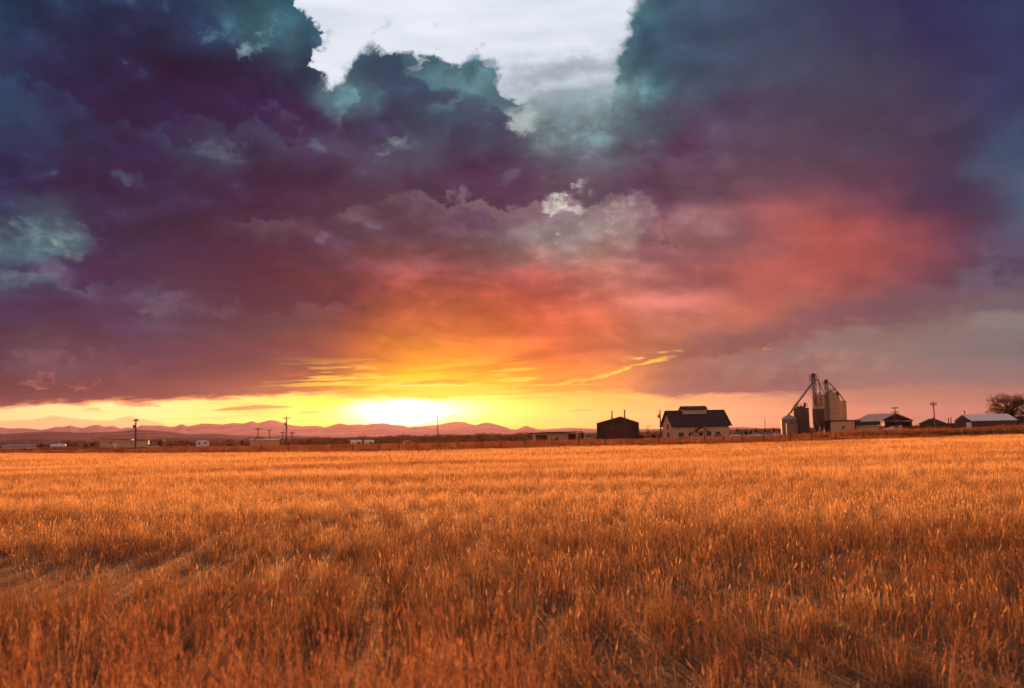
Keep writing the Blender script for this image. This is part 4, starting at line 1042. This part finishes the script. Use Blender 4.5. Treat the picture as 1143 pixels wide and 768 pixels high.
P = spot(995, 482.5, 395); o = link_mesh('tarped_pile', v, f, MAT['tarp'], smooth=True); o.location = P; o.rotation_euler.z = faced(995, 8); o.scale = (.75, 1, 1.05)
setp(o, 'low pale tarped pile lying before the open pole barn', 'tarped pile')
for i, (px, lab) in enumerate(((995.8, 'left white stacked bag under the open pole barn'), (1000, 'middle white stacked bag under the open pole barn'), (1005, 'right white stacked bag under the open pole barn'))):
    P = spot(px, 482, 424); b = MB().box(-.85, .85, -.7, .7, 0, 3.0 if i != 1 else 2.7).build('grain_bag', MAT['tarp'], None, bevel=.22); b.location = P; b.rotation_euler.z = faced(px, -20 + 9 * i)
    setp(b, lab, 'grain bag', 'white bags under the pole barn')

# ------------------------------------------------------------------ right hand buildings
t = thing('hip_roof_house', 'low house with a dark hipped roof behind the bank between two utility poles', 'house', spot(1041, 479, 420), faced(1041, 0))
MB().box(-5.5, 5.5, 0, 9, 0, 2.6).build('wall', MAT['red_wall'], t)
ro = MB().add([(-6.3, -.7, 2.5), (6.3, -.7, 2.5), (6.3, 9.7, 2.5), (-6.3, 9.7, 2.5), (-1.2, 4.5, 4.9), (1.2, 4.5, 4.9)], [(0, 1, 5, 4), (1, 2, 5), (2, 3, 4, 5), (3, 0, 4), (3, 2, 1, 0)]).build('roof', MAT['maroon_roof'], t)
MB().box(.2, .8, 3.6, 4.2, 4.2, 5.5).build('chimney', MAT['red_wall'], ro)
window(t, -2, 1.0, 1.4, 1.2, 0)
t = thing('lean_to', 'long low red brown lean to running right from the hip roofed house', 'shed', spot(1058, 478.6, 415), faced(1058, 0))
MB().box(-5, 6.0, 0, 5, 0, 1.9).build('wall', MAT['red_wall'], t); MB().prism([(-.5, 1.85), (5.3, 2.5), (5.3, 2.65), (-.5, 2.0)], 'x', -5.3, 6.3).build('roof', MAT['maroon_roof'], t)
for i, (px, top, lab) in enumerate(((1059.3, 466.3, 'left of two dark upright stack pipes beside the low lean to'), (1062, 466, 'right of two dark upright stack pipes beside the low lean to'))):
    P = spot(px, 478.5, 405); t = thing('stack_pipe', lab, 'pipe', P, 0, 'dark upright stack pipes'); H = (478.5 - top) * .405
    MB().tube([(0, 0, 0), (0, 0, H)], .24, 8).build('pipe', MAT['steel'], t); MB().lathe([(.34, H - .3), (.34, H - .1), (.1, H + .15)], 8).build('cap', MAT['steel'], t)
t = thing('metal_shed', 'olive metal shed with a bright white gable roof at the right', 'shed', spot(1085, 478.5, 330), faced(1095, 37))
L, Wd, ev, rd = 18.5, 9.4, 2.9, 5.1
MB().prism([(0, 0), (Wd, 0), (Wd, ev), (Wd / 2, rd), (0, ev)], 'x', 0, L).build('wall', MAT['olive_wall'], t)
mb = MB()
for sg in (0, 1):
    ex = -.35 if sg == 0 else Wd + .35; ez = ev - .35 * (rd - ev) / (Wd / 2)
    mb.prism([(ex, ez + .03), (Wd / 2, rd + .03), (Wd / 2, rd + .16), (ex, ez + .16)], 'x', -.3, L + .3)
ro = mb.build('roof', MAT['white_roof'], t)
MB().tube([(.8, Wd / 2, rd - .3), (.8, Wd / 2, rd + 1.2)], .22, 8).lathe([(.36, rd + 1.1), (.36, rd + 1.3), (.08, rd + 1.55)], 8, .8, Wd / 2).build('vent', MAT['steel'], ro)
e = MB().box(-.07, .03, .15, 2.9, .03, 2.3).build('door', MAT['white_paint'], t); MB().box(-.12, -.07, 2.5, 2.62, .95, 1.1).build('handle', MAT['steel'], e)
t = thing('red_house', 'red brown house with a dark roof under the big tree at the right edge', 'house', spot(1150, 478, 372), faced(1150, 6))
MB().prism([(0, 0), (9, 0), (9, 2.9), (4.5, 4.9), (0, 2.9)], 'x', -5.4, 8).build('wall', MAT['red_wall'], t)
mb = MB()
for sg in (0, 1):
    ex = -.5 if sg == 0 else 9.5; mb.prism([(ex, 2.72), (4.5, 4.94), (4.5, 5.12), (ex, 2.9)], 'x', -5.9, 8.5)
mb.build('roof', MAT['maroon_roof'], t); window(t, -2.5, 1.0, 1.5, 1.2, 0)
door(t, -4.4, 1.0, 2.1, 0, MAT['door_dark'])

# ------------------------------------------------------------------ left hand buildings
t = thing('farm_building', 'tan single storey building with a slanted dark roof and white door, far left', 'building', spot(111, 501.3, 350), faced(128, -6))
MB().prism([(0, 0), (11.4, 0), (11.4, 3.2), (0, 4.1)], 'y', 0, 8).build('wall', MAT['tan_wall'], t)
MB().prism([(-1.6, 4.32), (11.6, 3.25), (11.6, 3.47), (-1.6, 4.54)], 'y', -.6, 8.6).build('roof', MAT['maroon_roof'], t)
d_ = MB().box(4.8, 6.0, -.06, .02, .03, 2.15).build('door', MAT['white_paint'], t); MB().box(4.9, 4.98, -.12, -.06, .95, 1.1).build('handle', MAT['steel'], d_)
window(t, 4.0, 2.2, .9, .5, 0)
MB().box(11.45, 17.4, .5, 7.5, 0, 2.95).build('side_room', MAT['tan_wall2'], t)
MB().box(11.62, 17.7, .1, 7.9, 3.0, 3.2).build('side_roof', MAT['maroon_roof'], t)
MB().box(17.75, 23.2, .1, 7.0, 2.9, 3.08).build('carport_roof', MAT['maroon_roof'], t)
for x in (18.4, 22.9):
    for y in (.4, 6.6): MB().box(x - .1, x + .1, y - .1, y + .1, 0, 2.88).build('post', MAT['wood'], t)
t = thing('long_shed', 'long low shed with a grey roof at the far left edge', 'shed', spot(22, 501.5, 360), faced(22, 5))
MB().box(-6, 5.6, 0, 5, 0, 1.15).build('wall', MAT['tan_wall2'], t); MB().prism([(-.4, 1.2), (5.4, 1.75), (5.4, 1.9), (-.4, 1.35)], 'x', -6.4, 6).build('roof', MAT['grey_roof'], t)
P = spot(65, 501, 330); t = thing('fuel_tank', 'white horizontal fuel tank lying in the grass left of the tan building', 'tank', P, faced(65, 4))
b = MB(); R_ = .72; n = 20
pf = [(.05, -2.6), (.45, -2.52), (.66, -2.34), (R_, -2.1), (R_, 2.1), (.66, 2.34), (.45, 2.52), (.05, 2.6)]
b.lathe(pf, 20); b.v = [(z, y, x + 1.05) for x, y, z in b.v]; tk = b.build('drum', MAT['white_paint'], t, smooth=True)
MB().tube([(.2, 0, 1.7), (.2, 0, 2.0)], .25, 10).build('hatch', MAT['white_paint'], tk)
for x in (-1.5, 1.5): MB().prism([(-.6, 0), (.6, 0), (.5, .55), (-.5, .55)], 'x', x - .12, x + .12).build('cradle', MAT['steel'], t)
t = thing('flat_store', 'plain tan box store with a flat dark roof left of the tallest crossarm pole', 'shed', spot(296, 499.6, 360), faced(296, 3))
MB().box(-5.6, 5.6, 0, 6, 0, 2.85).build('wall', MAT['tan_wall'], t); MB().prism([(-.3, 2.9), (6.3, 3.15), (6.3, 3.3), (-.3, 3.05)], 'x', -5.9, 5.9).build('roof', MAT['maroon_roof'], t)
door(t, -3.2, 1.0, 2.05, 0, MAT['tan_wall2'])
for px, wpx, lab in ((398, 11, 'small pale low store below the sun, left of its twin'), (412.5, 9.5, 'small pale low store below the sun, right of its twin')):
    t = thing('low_store', lab, 'shed', spot(px, 497.2, 480), faced(px, 8), 'pale low stores below the sun'); hw = wpx * .48 / 2
    MB().box(-hw, hw, 0, 4, 0, 2.0).build('wall', MAT['white_paint'], t); MB().prism([(-.3, 2.03), (2, 2.7), (4.3, 2.03), (4.3, 2.18), (2, 2.85), (-.3, 2.18)], 'x', -hw - .2, hw + .2).build('roof', MAT['white_roof'], t); door(t, hw * .4, 1.6, 1.7, 0, MAT['door_dark'])

# ------------------------------------------------------------------ camper trailer
t = thing('camper_trailer', 'white camper trailer with a raised nose parked alone in the left distance', 'trailer', spot(226.5, 500.4, 330), faced(226, 4))
b = MB(); b.prism([(-2.15, .55), (2.15, .55), (2.2, 2.55), (.5, 3.0), (-1.55, 2.9), (-2.3, 2.35), (-2.3, 1.35)], 'y', 0, 2.4); body = b.build('body', MAT['white_paint'], t, bevel=.05)
for x, w_, z in ((-1.3, .8, 1.55), (.9, .9, 1.6)): 
    f_ = MB().box(x - w_ / 2, x + w_ / 2, -.05, .02, z, z + .65).build('window', MAT['trim'], t); MB().box(x - w_ / 2 + .06, x + w_ / 2 - .06, -.07, -.05, z + .06, z + .59).build('pane', MAT['glass'], f_)
o = MB().box(-.25, .4, -.04, .02, .65, 2.4).build('door', MAT['white_paint'], t); MB().box(.25, .32, -.09, -.04, 1.4, 1.5).build('handle', MAT['steel'], o)
for x in (-.2, .75):
    o = MB().tube([(x, -.02, .36), (x, .22, .36)], .36, 16).build('wheel', MAT['tyre'], t); MB().tube([(x, -.05, .36), (x, -.01, .36)], .2, 12).build('rim', MAT['rim'], o)
MB().tube([(2.1, 1.2, .55), (3.2, 1.2, .5)], .07, 6).tube([(3.0, 1.2, .5), (3.0, 1.2, .02)], .05, 6).build('tow_bar', MAT['steel'], t)

# ------------------------------------------------------------------ vehicles
def vehicle(kind, px, py, Yd, th, paint, label, group='vehicles parked by the big house and the grain plant'):
    t = thing('parked_' + kind, label, {'pickup': 'pickup truck', 'van': 'van', 'car': 'car', 'suv': 'car'}[kind], spot(px, py, Yd), faced(px, th), group)
    L_, W2 = {'pickup': (5.6, .98), 'van': (5.6, 1.0), 'car': (4.5, .88), 'suv': (4.7, .95)}[kind]; h = L_ / 2
    if kind == 'car':
        prof = [(-h, .38), (h, .38), (h, .75), (h - .25, .88), (.9, .98), (-h + .9, 1.0), (-h + .1, .95), (-h, .8)]; cab = [(.85, .98), (.15, 1.42), (-1.0, 1.42), (-1.65, 1.0)]
    elif kind == 'suv':
        prof = [(-h, .42), (h, .42), (h, .9), (h - .2, 1.05), (1.0, 1.12), (-h, 1.12)]; cab = [(.98, 1.11), (.4, 1.75), (-h + .35, 1.75), (-h + .05, 1.11)]
    elif kind == 'pickup':
        prof = [(-h, .5), (h, .5), (h, 1.0), (h - .15, 1.14), (1.2, 1.2), (-h, 1.2)]; cab = [(1.3, 1.19), (.75, 1.86), (-.75, 1.86), (-.95, 1.19)]
    else:
        prof = [(-h, .45), (h, .45), (h, .95), (h - .25, 1.12), (h - .8, 1.2), (h - .81, 1.25), (-h, 1.25)]; cab = [(h - .85, 1.24), (h - 1.5, 2.15), (-h + .06, 2.2), (-h, 1.24)]
    b = MB(); b.prism(prof, 'y', -W2, W2); body = b.build('body', paint, t, bevel=.05)
    b = MB(); n = len(cab); q = W2 - .05; q2 = W2 - .22
    zt = max(c[1] for c in cab); zb = cab[0][1]
    ins = lambda z: q + (q2 - q) * (z - zb) / (zt - zb)
    b.add([(x, -ins(z), z) for x, z in cab] + [(x, ins(z), z) for x, z in cab], [tuple(range(n)), tuple(range(n, 2 * n))[::-1]] + [(i + n, (i + 1) % n + n, (i + 1) % n, i) for i in range(n)])
    b.build('cabin', paint, t, bevel=.03)
    # side glass and windscreens, each a little proud of the cabin
    (xf, zf), (xa, za), (xb, zb2), (xr, zr) = cab
    for sy in (-1, 1):
        lo_, hi_ = zb + .08, zt - .12; fr = lambda x0, z0, x1, z1, z: x0 + (x1 - x0) * (z - z0) / (z1 - z0)
        P4 = [(fr(xf, zf, xa, za, lo_) - .14, lo_), (fr(xf, zf, xa, za, hi_) - .1, hi_), (fr(xr, zr, xb, zb2, hi_) + .12, hi_), (fr(xr, zr, xb, zb2, lo_) + .14, lo_)]
        o_ = [(x, sy * (ins(z) + .012), z) for x, z in P4]; i_ = [(x, sy * (ins(z) - .03), z) for x, z in P4]
        MB().add(o_ + i_, [(0, 1, 2, 3) if sy < 0 else (3, 2, 1, 0), (4, 5, 6, 7), (0, 4, 5, 1), (1, 5, 6, 2), (2, 6, 7, 3), (3, 7, 4, 0)]).build('side_window', MAT['glass'], t)
    for (x0, z0, x1, z1, sg) in ((xf, zf, xa, za, 1), (xr, zr, xb, zb2, -1)):
        vs = []
        for d in (.015, -.03):
            for f, yy in ((.14, 1), (.14, -1), (.86, -1), (.86, 1)):
                z = z0 + (z1 - z0) * f; vs.append((x0 + (x1 - x0) * f + sg * d, yy * (ins(z) - .1), z + d * .4))
        MB().add(vs, [(0, 1, 2, 3), (7, 6, 5, 4), (0, 4, 5, 1), (1, 5, 6, 2), (2, 6, 7, 3), (3, 7, 4, 0)]).build('windscreen' if sg > 0 else 'rear_window', MAT['glass'], t)
    rw = .36 if kind in ('pickup', 'van', 'suv') else .32
    for x in (-h + .95, h - .95):
        for sy in (-1, 1):
            o = MB().tube([(x, sy * (W2 - .2), rw), (x, sy * (W2 + .03), rw)], rw, 18).build('wheel', MAT['tyre'], t); MB().tube([(x, sy * (W2 + .0), rw), (x, sy * (W2 + .05), rw)], rw * .58, 12).build('rim', MAT['rim'], o)
    zl = prof[2][1] - .18
    for sy in (-1, 1):
        MB().box(h - .04, h + .02, sy * (W2 - .3) - .16, sy * (W2 - .3) + .16, zl, zl + .16).build('headlight', MAT['glass'], t)
        MB().box(-h - .02, -h + .04, sy * (W2 - .2) - .1, sy * (W2 - .2) + .1, .75, 1.0).build('tail_light', MAT['lens'], t)
    MB().box(h - .02, h + .07, -W2 + .05, W2 - .05, .42, .6).build('bumper', MAT['steel'], t)
    if kind == 'pickup':
        MB().box(-h + .1, -1.05, -W2 + .14, W2 - .14, 1.18, 1.215).build('cargo_bed', MAT['charcoal'], t)
    return t
vehicle('suv', 779, 491.3, 294, 4, MAT['white_paint'], 'white car parked in front of the house left of its porch')
vehicle('suv', 799.5, 491.2, 294, 176, MAT['silver'], 'silver car parked in front of the house right of its porch')
vehicle('van', 824, 488.9, 330, 26, MAT['white_paint'], 'white van parked just right of the big house')
vehicle('car', 831.5, 489, 318, 26, MAT['silver'], 'small silver car between the white van and the row of pickups')
vehicle('pickup', 842.5, 488.6, 328, 26, MAT['white_paint'], 'leftmost pickup in the row before the conifers')
vehicle('pickup', 854, 488.2, 330, 26, MAT['silver'], 'middle pickup in the row before the conifers')
vehicle('pickup', 865.5, 488, 332, 26, MAT['white_paint'], 'rightmost pickup of the row, beside the cone roofed bin')
vehicle('car', 916.5, 488.2, 362, 26, MAT['silver'], 'silver car parked before the hopper bins of the grain plant')
vehicle('car', 904, 488.4, 360, 26, MAT['white_paint'], 'low white car parked before the dark flat topped bin')
vehicle('suv', 170.5, 501, 346, 10, MAT['silver'], 'silver car in the carport of the tan building far left')
vehicle('van', 457, 497, 440, 10, MAT['sand'], 'sand coloured van beneath the sun, alone at the tree line')
vehicle('pickup', 560, 496.3, 400, 8, MAT['maroon'], 'dark red pickup at the tree line left of the flat roofed shed')
vehicle('suv', 659.5, 491.4, 292, 3, MAT['silver'], 'silver car between the flat roofed shed and the dark barn')

# ------------------------------------------------------------------ utility poles
def pole(px, base, top, Yd, label, arms=(), tran=None, r=.15, lean=0, name='utility_pole'):
    """arms: (metres below the top, half width); tran: metres below the top"""
    k = Yd / 1000; P = spot(px, base, Yd); H = (base - top) * k
    t = thing(name, label, 'utility pole', P, faced(px, 0), 'utility poles')
    t.rotation_euler.y = R(lean)
    MB().tube([(0, 0, -.3), (0, 0, H)], r * 1.6, 8, r * 1.1).build('shaft', MAT['wood'], t)
    for dz, hw in arms:
        a = MB().box(-hw, hw, -.2, -.05, H - dz - .12, H - dz + .12).build('crossarm', MAT['wood'], t)
        q = MB()
        for x in (-hw + .12, -hw * .45, hw * .45, hw - .12): q.lathe([(.05, H - dz + .1), (.1, H - dz + .2), (.08, H - dz + .36), (.02, H - dz + .4)], 6, x, -.12)
        q.build('insulator', MAT['glass'], a)
    if tran:
        q = MB().lathe([(.3, H - tran - 1.0), (.34, H - tran - .95), (.34, H - tran - .1), (.2, H - tran)], 12, -.48, 0).build('transformer', MAT['galv'], t)
        MB().box(-.2, -.05, -.1, .1, H - tran - .7, H - tran - .5).build('bracket', MAT['steel'], q)
    return t
pole(151, 503.5, 467.7, 250, 'utility pole with a short crossarm standing before the tan building far left', [(.5, .7)], 1.6, .15)
pole(287.8, 498, 476.3, 370, 'crossarm pole rising behind the left end of the flat tan store', [(.6, 1.3)], None, .16)
pole(300.5, 498, 479.6, 400, 'crossarm pole rising behind the right half of the flat tan store', [(.4, 1.2)], None, .15)
pole(315.2, 499, 482, 430, 'short distant pole between the flat tan store and the tallest crossarm pole', [(.6, 1.2)], None, .14)
pole(319.7, 500, 464.5, 330, 'tallest crossarm pole on the left with a transformer below its arm', [(.9, 1.25)], 2.4, .17)
pole(325.8, 500.5, 482, 380, 'short pole just right of the tallest crossarm pole', [(.6, 1.1)], None, .15)
pole(489, 497, 461.5, 300, 'plain slim pole without arms right of the sun', [], None, .13)
pole(684, 491.5, 458.5, 262, 'left of the two bare poles before the dark barn', [], None, .17)
pole(698.2, 491.3, 457.5, 262, 'right of the two bare poles before the dark barn', [], None, .17)
pole(738.2, 489.8, 457, 285, 'leaning utility pole with a transformer between the dark barn and the big house', [], 1.5, .16, -1)
pole(854.5, 487, 465.2, 350, 'slim bare pole behind the row of pickups', [], None, .09)
pole(1000.2, 480, 450.5, 350, 'utility pole with two crossarms standing before the open pole barn', [(.4, 1.4), (2.0, 1.3)], None, .17)
pole(1044.3, 479, 447.6, 345, 'utility pole with one wide crossarm behind the hip roofed house', [(.7, 1.35), (1.3, 1.1)], None, .16, -1.2)

# ------------------------------------------------------------------ wire fence along the far edge of the field
t = thing('wire_fence', 'wire fence with thin weathered posts along the far edge of the stubble', 'fence', (0, edge_y(0) + 3, 0), 0)
px = -20; line = []
rf_ = random.Random(3)
while px < 1170:
    d = ray(px, 500); x = d.x / d.y
    y = 120
    for _ in range(6): y = edge_y(x * y) + 2.6
    line.append((x * y, y)); px += rf_.choice((21, 24, 27, 30))
org = t.location
tops = []
for x, y in line:
    z = ground_z(x, y); h = rf_.uniform(1.0, 1.35); ln = rf_.uniform(-.06, .06)
    MB().tube([(x - org.x, y - org.y, z - .2), (x + ln - org.x, y - org.y, z + h)], .055, 6).build('post', MAT['wood'], t)
    tops.append((x - org.x, y - org.y, z))
for h in (.4, .7, .98): MB().tube([(x, y - .06, z + h) for x, y, z in tops], .008, 4).build('wire', MAT['steel'], t)

# ------------------------------------------------------------------ trees and bushes
def leafmat(name, a, b, c):
    m, gm = new_mat(name); p = wpos(gm); n, _ = gm.noise(p, .8, 3, .6)
    colr = gm.ramp(n, [(.3, a), (.5, b), (.72, c)])
    d = gm.nt.nodes.new('ShaderNodeBsdfDiffuse'); t = gm.nt.nodes.new('ShaderNodeBsdfTranslucent'); gm._in(d.inputs[0], colr); gm._in(t.inputs[0], colr)
    x = gm.nt.nodes.new('ShaderNodeMixShader'); x.inputs[0].default_value = .35; gm.nt.links.new(d.outputs[0], x.inputs[1]); gm.nt.links.new(t.outputs[0], x.inputs[2])
    return finish(m, x.outputs[0])
MAT['leaf_autumn'] = leafmat('autumn_leaves', (.06, .035, .02), (.11, .06, .03), (.17, .09, .04))
MAT['leaf_fir'] = leafmat('fir_needles', (.02, .022, .016), (.035, .035, .02), (.05, .045, .025))
MAT['leaf_bush'] = leafmat('bush_leaves', (.045, .03, .02), (.08, .05, .03), (.12, .07, .04))
def leaves(mb, c, rad, n, size, rg):
    for _ in range(n):
        while True:
            u = Vector((rg.uniform(-1, 1), rg.uniform(-1, 1), rg.uniform(-1, 1)))
            if u.length < 1: break
        p = Vector(c) + Vector((u.x * rad[0], u.y * rad[1], u.z * rad[2])); a = Vector((rg.gauss(0, 1), rg.gauss(0, 1), rg.gauss(0, 1))).normalized(); b = a.orthogonal().normalized(); cdir = a.cross(b); sz = size * rg.uniform(.6, 1.4)
        mb.add([p - b * sz, p - cdir * sz * .55, p + b * sz, p + cdir * sz * .55], [(0, 1, 2, 3)])
def broad_tree(name, px, py, Yd, wpx, top_py, label, cat, leaf, seed, nclump=34, per=90, lsz=.16, trunkh=.28, group=None):
    rg = random.Random(seed); k = Yd / 1000; H = (py - top_py) * k; Wr = wpx * k / 2
    t = thing(name, label, cat, spot(px, py, Yd), rg.uniform(0, 6), group)
    tr = MB(); base = H * trunkh; r0 = H * .035
    tr.tube([(0, 0, -.3), (.03 * H, 0, base * .6), (0, .02 * H, base), (0.01 * H, 0, H * .62)], r0, 8, r0 * .35)
    cr = MB(); cz = base + (H - base) * .5; rz_ = (H - base) * .5
    for i in range(nclump):
        th = rg.uniform(0, 2 * pi); ph = math.acos(rg.uniform(-.75, 1)); q = rg.uniform(.55, .95)
        p = Vector((cos(th) * sin(ph) * Wr * q, sin(th) * sin(ph) * Wr * q, cz + cos(ph) * rz_ * q)); b0 = Vector((0, 0, base + (H * .6 - base) * rg.random()))
        mid = (b0 + p) / 2 + Vector((0, 0, .06 * H * rg.uniform(-.3, 1)))
        tr.tube([b0, mid, p], r0 * .38, 5, r0 * .08)
        for _ in range(3):
            e = p + Vector((rg.gauss(0, 1), rg.gauss(0, 1), rg.gauss(.3, 1))) * Wr * .16; tr.tube([p * .7 + mid * .3, e], r0 * .1, 4, r0 * .04)
        rc = rg.uniform(.16, .26); leaves(cr, p, (Wr * rc, Wr * rc, rz_ * rc * .8), per, lsz, rg)
    tr.build('trunk', MAT['wood'], t); cr.build('crown', leaf, t); return t
broad_tree('autumn_tree', 1128, 479, 385, 50, 438.5, 'large round thinly leaved autumn tree at the right edge', 'tree', MAT['leaf_autumn'], 7, 80, 80, .22, .2)
broad_tree('sapling', 723.5, 490.5, 285, 8.5, 473.5, 'thin nearly leafless sapling right of the dark barn', 'tree', MAT['leaf_autumn'], 17, 8, 10, .10, .34)
def bush(px, py, Yd, wpx, hpx, label, seed, leaf=None, lsz=.16):
    rg = random.Random(seed); k = Yd / 1000; w_, h = wpx * k / 2, hpx * k
    t = thing('bush', label, 'bush', spot(px, py, Yd), rg.uniform(0, 6), 'bushes and small trees on the plain')
    cr = MB(); st_ = MB()
    for i in range(10):
        th = rg.uniform(0, 6.28); q = rg.uniform(.1, .75); z = h * rg.uniform(.2, .82); f = 1 - .5 * (z / h)
        p = Vector((cos(th) * w_ * q * f, sin(th) * w_ * q * f, z)); st_.tube([(0, 0, -.1), p * .5 + Vector((0, 0, .1)), p], .06, 4, .015)
        leaves(cr, p, (w_ * .38, w_ * .38, h * .2), 46, lsz, rg)
    cr.build('foliage', leaf or MAT['leaf_bush'], t); st_.build('stem', MAT['wood'], t); return t
B = [(3, 501, 380, 12, 10, 'small dark bush at the far left edge'), (46, 500.5, 385, 9, 8, 'low bush between the long low shed and the white tank'),
     (36, 500.5, 390, 8, 6, 'lowest bush over the roof of the long low shed'),
     (74, 500.5, 380, 14, 10, 'broad bush just right of the white tank'), (84, 500, 385, 13, 11, 'tallest rounded bush between the white tank and the tan building'), (95, 500, 385, 10, 9, 'pointed bush close to the tan building'), (103, 500, 380, 8, 7, 'small bush touching the left wall of the tan building'),
     (178, 500.5, 372, 9, 12, 'upright dark tree just right of the carport'), (190, 500, 390, 10, 7, 'low bush between the carport and the camper trailer'),
     (271, 499, 380, 6, 9, 'narrow upright bush left of the flat tan store'), (257, 498.6, 392, 10, 5, 'low spreading bush between the camper trailer and the flat tan store'), (343, 498.5, 380, 10, 7, 'low bush right of the group of crossarm poles'), (362, 498.3, 384, 12, 6, 'wide low bush between the crossarm poles and the pale stores'),
     (386, 498.2, 420, 10, 9, 'dark bush left of the pale low stores'), (474, 496.8, 392, 10, 10, 'round bush left of the slim armless pole'), (517, 496.5, 390, 16, 11, 'wide bush right of the slim armless pole'), (541, 496, 388, 14, 12, 'taller bush right of the wide one by the slim pole'), (572, 494.8, 360, 12, 9, 'dark bush right of the red pickup'), (583, 494.5, 350, 9, 8, 'dark bush at the left end of the flat roofed shed'),
     (621.5, 494.6, 292, 8, 7, 'small bush before the pale wall of the flat roofed shed'), (650, 493, 310, 9, 13, 'tall dark bush at the right end of the flat roofed shed'), (657, 492, 330, 9, 8, 'low bush behind the silver car by the dark barn'),
     (716, 491, 300, 8, 7, 'low bush against the right wall of the dark barn'), (730, 490.8, 320, 9, 8, 'bush behind the leaning transformer pole'), (1068, 479.5, 345, 6, 5, 'low bush left of the olive metal shed'), (1131, 478.6, 325, 5, 4, 'small bush at the right corner of the olive metal shed'), (1139, 478.4, 322, 5, 5, 'small bush before the red brown house')]
for i, b in enumerate(B): bush(b[0], b[1] + .6, b[2], b[3], b[4], b[5], 200 + i, MAT['leaf_fir'] if i in (7, 20) else None)
def fir(px, py, Yd, wpx, top, label, seed):
    rg = random.Random(seed); k = Yd / 1000; H = (py - top) * k; w_ = wpx * k / 2
    t = thing('fir_tree', label, 'tree', spot(px, py, Yd), rg.uniform(0, 6), 'small firs behind the parked vehicles')
    MB().tube([(0, 0, -.2), (0, 0, H * .95)], .11, 6, .02).build('trunk', MAT['wood'], t)
    cr = MB()
    for i in range(13):
        f = i / 13; z = H * (.1 + .88 * f); rr = w_ * (1 - f) * rg.uniform(.85, 1.15)
        for j in range(int(16 - 8 * f)):
            a = rg.uniform(0, 6.28); p = Vector((cos(a) * rr * .7, sin(a) * rr * .7, z - rr * .15)); leaves(cr, p, (rr * .35 + .05, rr * .35 + .05, .18), 10, .13, rg)
    cr.build('crown', MAT['leaf_fir'], t)
for i, (px, top, w_, lab) in enumerate(((823.6, 477.3, 6, 'fir tree rising behind the white van'), (833, 478.6, 7, 'fir tree behind the small silver car'), (838.5, 480.2, 6, 'lowest fir tree, left of the leftmost pickup'), (844.3, 477.6, 7, 'fir tree rising behind the leftmost pickup'), (854.8, 478.3, 7.5, 'fir tree rising behind the middle pickup by the slim pole'), (864.2, 478.2, 7.5, 'fir tree rising behind the rightmost pickup'))):
    fir(px, 488.6, 342, w_, top, lab, 400 + i)
# the far tree line, one dark broken mass under the hills
rg = random.Random(77); cr = MB()
for i in range(420):
    px = rg.uniform(-60, 1180) if i % 3 else rg.uniform(330, 600)
    if 640 < px < 960 and rg.random() < .7: continue
    Yd = rg.uniform(560, 1300); d = ray(px, 490); x = d.x / d.y * Yd; z = ground_z(x, Yd)
    h = rg.uniform(2.0, 5.5) * (1 + .25 * mnoise.noise(Vector((px * .03, 0, 0)))); w_ = h * rg.uniform(.9, 2.2)
    for j in range(5):
        leaves(cr, (x + rg.uniform(-1, 1) * w_, Yd + rg.uniform(-1, 1) * w_, z + h * rg.uniform(.25, .75)), (w_ * .5, w_ * .5, h * .3), 34, .42, rg)
o = cr.build('treeline', MAT['leaf_bush'], None); setp(o, 'dark broken line of far trees under the hills', None, None, 'stuff')
